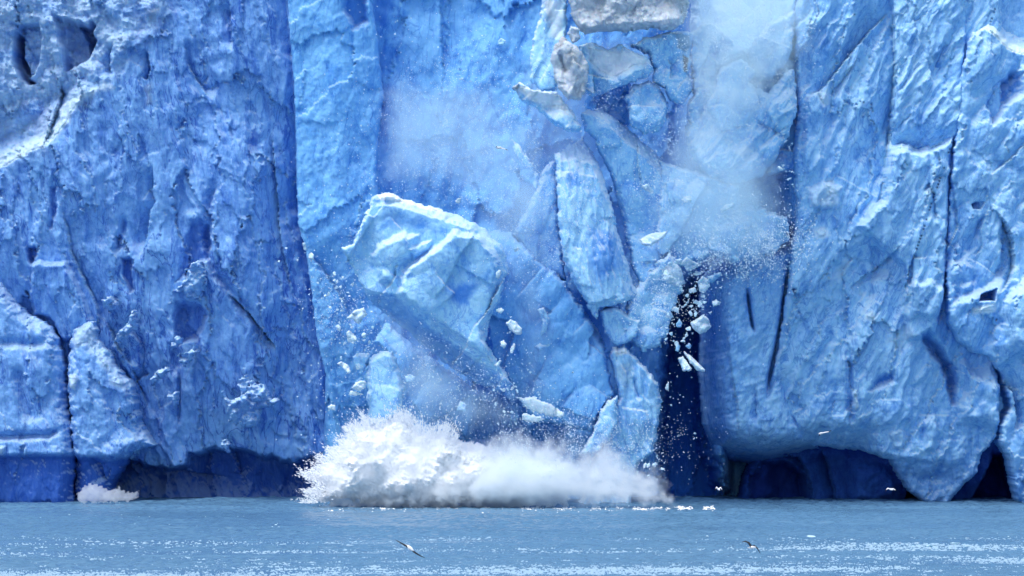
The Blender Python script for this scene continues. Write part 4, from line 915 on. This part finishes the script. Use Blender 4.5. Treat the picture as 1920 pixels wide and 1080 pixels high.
def f_core(k, prof):
    dx, dy = k.U - 800, (k.V - 945) * 1.2
    r = np.hypot(dx, dy); th = np.arctan2(dy, dx)
    st = ridged(th * 20 + 0.6 * fbm(k.U / 60, k.V / 60, 61, 2), r / 70, 62, 3, 0.6)
    k.d = k.d - 14 + 5 * (np.clip(st, 0, 1) ** 1.5 - 0.35) + 8 * fbm(k.U / 14, k.V / 12, 69, 4, 0.65) - 56 * sm((k.U - 860) / 240)
    p2 = np.sqrt(np.clip(k.d / 50, 0, 1) * (2 - np.clip(k.d / 50, 0, 1)))
    k.h = p2 * (3.0 + 1.5 * facet(k.U / 60, k.V / 50, 63, 0.6, 0.6, 0.9) + 0.12 * st + 1.0 * facet(k.U / 26, k.V / 24, 66, 0.6, 0.6, 0.9) + 0.5 * facet(k.U / 11, k.V / 10, 68, 0.6, 0.6, 0.9) + 0.22 * facet(k.U / 5, k.V / 5, 69, 0.6, 0.6, 0.9) + 0.3 * fbm(k.U / 18, k.V / 16, 64, 4, 0.6))
part_of(cloud("white_water", SPL, -7, 1301, M_FOAM, "", "", 3.0, 50, (6, 14), (1.1, 34), step=1.6, fn=f_core), SR)
cloud("mist", [(860, 840), (900, 820), (940, 800), (975, 795), (1010, 815), (1060, 800), (1100, 830), (1130, 800), (1170, 830), (1210, 870), (1240, 870), (1262, 910), (1275, 950), (1000, 955), (860, 955)], -8.5, 1311, V_MIST, "pale mist of spray drifting along the water right of the splash", "mist", 4.0, 60, (14, 26), (1.0, 36), "stuff")
cloud("ice_dust", [(700, 160), (740, 130), (800, 138), (850, 120), (930, 150), (985, 200), (1030, 260), (1060, 380), (1060, 500), (1000, 520), (930, 420), (820, 380), (700, 350), (690, 250)], -2, 1321, V_DUST, "thin bluish ice dust hanging in the gap above the largest block", "ice dust", 4.0, 50, (14, 30), (0.8, 50), "stuff")
cloud("ice_dust", [(1240, 230), (1290, 190), (1350, 180), (1420, 220), (1470, 300), (1490, 380), (1485, 470), (1440, 500), (1390, 510), (1340, 520), (1270, 480), (1210, 560), (1190, 520), (1230, 420)], -7.5, 1331, V_DUST2, "pale ice dust spilling down beside the right face", "ice dust", 3.0, 50, (18, 30), (0.9, 40), "stuff")
cloud("ice_dust", [(1240, -140), (1560, -140), (1540, 60), (1510, 170), (1450, 250), (1350, 290), (1270, 210), (1262, 60)], -6.0, 1341, V_DUST3, "brightest ice dust puffing out at the top beside the white cap", "ice dust", 3.5, 60, (16, 34), (0.9, 40), "stuff")
cloud("ice_dust", [(690, 560), (760, 580), (860, 670), (960, 740), (1000, 800), (900, 830), (780, 810), (700, 740)], -9.5, 1351, V_DUST, "violet grey ice dust in the shadow under the largest block", "ice dust", 3.0, 50, (14, 30), (0.8, 40), "stuff")
cloud("ice_dust", [(960, 100), (1100, 40), (1300, 60), (1480, 120), (1480, 480), (1330, 540), (1240, 600), (1130, 600), (990, 520), (940, 380)], 3, 1371, V_DUST2, "hazy ice dust filling the gaps behind the tall slab and the leaning slab", "ice dust", 3.0, 60, (18, 34), (0.8, 40), "stuff", step=4)
cloud("ice_dust", [(1190, 300), (1260, 200), (1330, 170), (1420, 200), (1480, 300), (1480, 420), (1380, 480), (1290, 500), (1220, 560), (1180, 480)], -8, 1381, V_DUST, "thinnest ice dust drifting in front of the broad pale mass", "ice dust", 2.0, 50, (18, 34), (0.6, 40), "stuff", step=4)
cloud("ice_dust", [(830, 430), (900, 330), (1000, 300), (1060, 380), (1050, 480), (1060, 640), (1040, 760), (960, 760), (940, 560)], -7, 1391, V_DUST, "ice dust trailing off the right shoulder of the largest block", "ice dust", 2.0, 50, (18, 34), (0.6, 40), "stuff", step=4)
cloud("mist", [(600, 946), (660, 934), (760, 918), (850, 880), (940, 850), (1040, 856), (1130, 880), (1200, 890), (1268, 930), (1280, 952), (600, 957)], -10.5, 1401, V_MIST, "low bright mist hugging the water line right of the splash", "mist", 3.0, 36, (14, 24), (0.8, 30), "stuff")
def build_spray():
    rn = np.random.RandomState(12); n = 9000
    p = np.array(SPL[:26], float); seg = rn.randint(0, len(p) - 1, n); t = rn.rand(n)[:, None]
    q = p[seg] * (1 - t) + p[seg + 1] * t
    dr = q - np.array([800.0, 960.0]); dr /= np.linalg.norm(dr, axis=1)[:, None]
    clump = 0.5 + 0.9 * ridged(np.arctan2(dr[:, 1], dr[:, 0]) * 16, seg * 0 + 0.5, 5, 2)
    off = rn.exponential(7, n) * np.clip(clump, 0.1, 2) - rn.exponential(9, n)
    q = q + dr * off[:, None] + rn.normal(size=(n, 2)) * 1.5
    tet = np.array([(1, 1, 1), (-1, -1, 1), (-1, 1, -1), (1, -1, -1)]) * 0.5
    P = []; F = []
    for i in range(n):
        c_ = np.array(W(q[i, 0], min(q[i, 1], 943), -8.5 + rn.normal() * 2.0)); sz = S * (0.5 + 1.6 * rn.rand() ** 3)
        v_ = tet * rn.uniform(0.5, 1.3, (4, 3)) * sz
        ax = np.array([dr[i, 0], 0, -dr[i, 1]]); v_ = v_ + np.outer(v_ @ ax, ax) * rn.uniform(0.5, 2.5)
        F.append(np.array([(0, 1, 2), (0, 3, 1), (0, 2, 3), (1, 3, 2)]) + 4 * i); P.append(c_ + v_)
    o = mesh_obj("spray", np.concatenate(P), np.concatenate(F), M_FOAM, smooth=False)
    tag(o, "white droplets thrown off the ragged left edge of the splash", "spray", None, "stuff")
def build_powder():
    rn = np.random.RandomState(77); C = []; Z_ = []
    for u, v, ru, rv, n, y, dy, s1 in ((1395, 60, 110, 150, 18000, -8.5, 2.0, 1.1), (1300, 330, 130, 170, 12000, -9, 2.0, 1.1), (1400, 455, 110, 60, 10000, -9, 1.5, 1.5), (850, 250, 160, 150, 11000, -5, 2.5, 0.9),
                             (1000, 400, 110, 150, 10000, -8, 2.0, 1.0), (1230, 560, 60, 70, 3000, -9, 1.5, 1.2), (820, 700, 170, 80, 5000, -11, 1.5, 1.0), (650, 560, 70, 130, 2500, -8, 2.0, 1.0), (1080, 830, 170, 60, 9000, -12, 1.5, 1.2), (1160, 150, 160, 120, 5000, -8, 2.0, 0.9)):
        uu = u + rn.normal(size=n) * ru * 0.55; vv = v + rn.normal(size=n) * rv * 0.55
        kp = rn.rand(n) < np.clip(0.55 + 1.3 * fbm(uu / 34, vv / 80, 91, 4, 0.6), 0.04, 1); uu, vv = uu[kp], np.minimum(vv[kp], 940)
        yy = y + rn.uniform(-dy, dy, len(uu)); k = S * (D0 + yy) / D0
        C.append(np.stack([(uu - 960) * k, yy, CAMH + (VH - vv) * k], 1)); Z_.append(S * (0.5 + s1 * rn.rand(len(uu)) ** 3))
    C = np.concatenate(C); z = np.concatenate(Z_)[:, None, None]; n = len(C)
    tet = np.array([(1, 1, 1), (-1, -1, 1), (-1, 1, -1), (1, -1, -1)]) * 0.6
    P = C[:, None, :] + tet[None] * z * rn.uniform(0.4, 1.3, (n, 4, 1))
    F = (np.arange(n) * 4)[:, None, None] + np.array([(0, 1, 2), (0, 3, 1), (0, 2, 3), (1, 3, 2)])[None]
    o = mesh_obj("ice_powder", P.reshape(-1, 3), F.reshape(-1, 3), M_POWDER, smooth=False)
    tag(o, "grainy white ice powder streaming down through the collapse", "ice powder", None, "stuff")
M_POWDER = M_FOAM.copy(); M_POWDER.name = "powdered_ice"; M_POWDER.node_tree.nodes["Principled BSDF"].inputs["Base Color"].default_value = (0.74, 0.88, 0.97, 1)
build_powder()
SMALLW = [(142, 936), (146, 922), (158, 910), (170, 905), (186, 908), (200, 916), (214, 918), (222, 906), (226, 918), (240, 922), (266, 922), (258, 934), (240, 942), (150, 944)]
V_WAVE = vol_material("broken_wave", (0.95, 0.98, 1.0), 0.9)
cloud("wave", SMALLW, -3, 1361, V_WAVE, "small foaming wave breaking at the foot of the rubbly buttress", "wave", 0.8, 14, (6, 7), (0.5, 10), step=1.5)

# foam thrown along the water line , and brash ice floating in front
def build_foam():
    rn = np.random.RandomState(4); P = []; F = []
    i = -1
    for u in np.arange(580, 1340, 0.3):
        if gn(np.array([u / 26.0]), np.array([3.3]), 5)[0] + 0.6 * gn(np.array([u / 7.0]), np.array([1.3]), 6)[0] + rn.uniform(-0.5, 0.5) < 0.12: continue
        i += 1
        y = -12.5 + 1.6 * gn(np.array([u / 60.0]), np.array([7.7]), 7)[0] + rn.normal() * 2.6 + 3 * (u > 1250)
        k = S; x = (u - 960) * S * (D0 + y) / D0
        a = 0.04 + 0.16 * rn.rand() ** 2; bq = rn.uniform(0.03, 0.14); hh = 0.08 * rn.rand() ** 2 - 0.06
        n = 7; ang = np.arange(n) * 2 * np.pi / n
        ring = np.stack([x + a * np.cos(ang) * rn.uniform(0.7, 1.2, n), y + bq * np.sin(ang) * rn.uniform(0.7, 1.2, n), np.full(n, 0.0)], 1)
        top = np.array([[x, y, 0.12 + hh]]); base = 8 * i
        P.append(np.concatenate([ring, top])); F.append(np.array([(base + j, base + (j + 1) % n, base + 7) for j in range(n)]))
    o = mesh_obj("foam", np.concatenate(P), np.concatenate(F), M_FOAM)
    tag(o, "broken white foam line on the water in front of the splash and mist", "foam", None, "stuff")
build_foam()
build_spray()
def build_glint_slush():  # pale flecks painted on as ripple glints, mixed with floating slush
    rn = np.random.RandomState(9); n = 190000
    u = rn.uniform(-60, 1980, n); v = 962 + 150 * rn.rand(n) ** 0.75
    y = CAMH * D0 / ((v - VH) * S) - D0; x = (u - 960) * S * (D0 + y) / D0
    dens = 0.05 + 0.32 * fbm(x / 7, y / 7, 31, 5, 0.8) + 0.25 * fbm(x / 40, y / 12, 33, 3) + 0.7 * (v - 1010) / 100 - 0.08
    dens += 0.35 * np.exp(-((v - 1018) / 12) ** 2) * sm((u - 1300) / 200)
    dens += 0.2 * np.exp(-((v - 972) / 7) ** 2) * sm((620 - u) / 200)
    keep = rn.rand(n) < np.clip(dens * 0.6 + 0.04, 0, 1); x, y = x[keep], y[keep]; n = len(x)
    m = 6; ang = np.arange(m) * 2 * np.pi / m
    a = (0.04 + 0.17 * rn.rand(n) ** 3)[:, None]; b_ = 0.04 + 0.3 * a * rn.uniform(0.3, 1.0, (n, 1))
    rx = x[:, None] + a * np.cos(ang) * rn.uniform(0.7, 1.2, (n, m)); ry = y[:, None] + b_ * np.sin(ang) * rn.uniform(0.7, 1.2, (n, m))
    ring = np.stack([rx, ry, np.full((n, m), 0.0)], 2)
    top = np.stack([x, y, 0.05 + 0.04 * rn.rand(n)], 1)[:, None, :]
    P = np.concatenate([ring, top], 1).reshape(-1, 3)
    base = (np.arange(n) * (m + 1))[:, None]
    F = np.stack([base + np.arange(m), base + (np.arange(m) + 1) % m, base + m + 0 * np.arange(m)], 2).reshape(-1, 3)
    o = mesh_obj("glint_slush_flecks", P, F, M_GLINT_SLUSH, origin=(0, 0, 0))
    tag(o, "bright flecks standing in for glints, with scattered slush and foam, on the near water", "ice slush", None, "stuff")
build_glint_slush()
BR = "brash ice floating on the sea"
def brash(u, v, w_, label):
    y = CAMH * D0 / ((v - VH) * S) - D0
    o = bpy.data.objects.new("brash_ice", rs.choice(HULLS)); COL.objects.link(o)
    k = w_ * S * (D0 + y) / D0
    p = W(u, v, y); o.location = (p[0], p[1], 0.05)
    o.scale = (k, k * 0.8, min(0.35, k * 0.35)); o.rotation_euler = (0, 0, rs.uniform(0, 6.3))
    return tag(o, label, "floating ice", BR)
brash(1520, 1008, 30, "widest white brash piece floating right of the dark winged gull")
brash(1325, 1007, 22, "white brash piece floating left of the dark winged gull")
brash(1745, 1026, 26, "white brash piece low on the right of the sea")
brash(1790, 1021, 34, "long white brash piece near the right edge of the sea")
for i in range(40):
    brash(rs.uniform(1480, 1925), rs.gauss(1018, 7), rs.uniform(4, 16), "scrap of brash ice in the band floating at the right of the sea")
for i in range(36):
    brash(rs.uniform(20, 640), rs.uniform(966, 990), rs.uniform(3, 9), "scrap of brash ice floating off the left face")

# ================================================================== gulls
def bird_mats():
    r = []
    for nm, c_ in (("white_plumage", (0.8, 0.82, 0.84)), ("grey_plumage", (0.30, 0.32, 0.36)), ("black_plumage", (0.02, 0.02, 0.025))):
        m, nt, b = new_mat(nm)
        n = N(nt, "ShaderNodeTexNoise", Scale=30.0); g = nt.nodes.new("ShaderNodeNewGeometry"); nt.links.new(g.outputs["Position"], n.inputs[0])
        nt.links.new(mixc(nt, n.outputs[0], tuple(x * 0.85 for x in c_), c_), b.inputs["Base Color"]); b.inputs["Roughness"].default_value = 0.7
        r.append(m)
    return r
BM = bird_mats()
def gull(y, body, left, right, label, wing=0, chord=0.17):
    """body: tail and head pixel; left/right: wing joints in pixels from shoulder to tip"""
    bm = bmesh.new(); k = S * (D0 + y) / D0
    P3 = lambda p, dy=0.0: Vector(W(p[0], p[1], y)) + Vector((0, dy, 0))
    t, h = P3(body[0], 0.05), P3(body[1], -0.08)
    ax = (h - t); L_ = 0.42; ax = ax.normalized() if ax.length > 0.02 else Vector((0, -1, 0))
    c_ = (t + h) / 2; t, h = c_ - ax * L_ / 2, c_ + ax * L_ / 2
    s1 = ax.cross(Vector((0, 0, 1))); s1 = s1.normalized() if s1.length > 1e-3 else Vector((1, 0, 0)); s2 = ax.cross(s1).normalized()
    rings = []
    for f, r_ in ((0, 0.012), (0.14, 0.03), (0.32, 0.062), (0.55, 0.075), (0.72, 0.06), (0.80, 0.042), (0.87, 0.046), (0.94, 0.036), (0.985, 0.012), (1.08, 0.004)):
        o_ = t + ax * L_ * f
        rings.append([bm.verts.new(o_ + s1 * r_ * math.cos(a) + s2 * r_ * math.sin(a) * (1.6 if f < 0.05 else 1)) for a in [i * math.pi / 4 for i in range(8)]])
    for ra, rb in zip(rings[:-1], rings[1:]):
        for i in range(8): bm.faces.new((ra[i], ra[(i + 1) % 8], rb[(i + 1) % 8], rb[i]))
    bm.faces.new(rings[0][::-1]); bm.faces.new(rings[-1])
    for pts in (left, right):
        n = len(pts); secs = []
        for i, p in enumerate(pts):
            f = i / (n - 1); ch = chord * (1 - 0.85 * f ** 1.6); q = P3(p)
            if i == 0: q = c_ + (q - c_) * 0.3
            a0, a1 = P3(pts[max(i - 1, 0)]), P3(pts[min(i + 1, n - 1)]); sp = (a1 - a0).normalized()
            fw = (Vector((0, 0.75, 0)) + Vector((-sp.z, 0, sp.x)) * (0.6 if sp.x > 0 else -0.6)).normalized()
            th = Vector((0, 0, 0.018 * (1 - 0.7 * f)))
            secs.append([bm.verts.new(q + fw * ch * 0.5), bm.verts.new(q + th), bm.verts.new(q - fw * ch * 0.5), bm.verts.new(q - th)])
        for i, (a, b) in enumerate(zip(secs[:-1], secs[1:])):
            mi = wing if i < n - 2 else 2
            for j in range(4):
                f_ = bm.faces.new((a[j], a[(j + 1) % 4], b[(j + 1) % 4], b[j])); f_.material_index = mi
        bm.faces.new(secs[-1]).material_index = 2; bm.faces.new(secs[0][::-1])
    bmesh.ops.recalc_face_normals(bm, faces=bm.faces[:])
    bmesh.ops.translate(bm, verts=bm.verts[:], vec=-c_)
    me = bpy.data.meshes.new("gull"); bm.to_mesh(me); bm.free()
    for m in BM: me.materials.append(m)
    for p in me.polygons: p.use_smooth = True
    o = bpy.data.objects.new("gull", me); COL.objects.link(o); o.location = c_
    return tag(o, label, "bird", "gulls flying before the glacier")
gull(-110, ((1403, 1027), (1416, 1026)), [(1408, 1025), (1404, 1018), (1398, 1015), (1391, 1016.5)], [(1411, 1025), (1414, 1023.5), (1420, 1028), (1426, 1038)], "dark winged gull flying low over the sea at the right", 2, 0.19)
gull(-165, ((764, 1024), (772, 1030)), [(766, 1027), (757, 1021), (748, 1016), (741, 1012)], [(769, 1030), (778, 1036), (788, 1042), (797, 1046)], "gull banking over the sea with both wings stretched in one line", 2, 0.11)
gull(-14, ((1346, 917), (1348, 918)), [(1346, 916), (1344, 913.5), (1342, 916), (1341, 920)], [(1348, 916), (1351, 914), (1354, 918), (1355, 923)], "white gull with arched wings in front of the dark cave", 0, 0.2)
gull(-16, ((1668, 917), (1672, 918)), [(1668, 917), (1665, 915.5), (1662, 918), (1660, 922)], [(1671, 916), (1675, 916.5), (1679, 919), (1681, 920)], "white gull in front of the scalloped undercut at the right", 0, 0.18)
gull(-14, ((1536, 813), (1542, 812)), [(1539, 813), (1537, 815), (1535, 818)], [(1541, 812), (1548, 810.5), (1554, 809.5), (1559, 807)], "gull gliding sideways in front of the lower right face", 0, 0.16)
gull(-14, ((931, 278), (940, 276)), [(935, 276), (932, 275), (929, 276)], [(938, 277), (943, 278.5), (948, 280), (953, 282)], "gull with a dark wing crossing the hazy gap above the largest block", 0, 0.18)
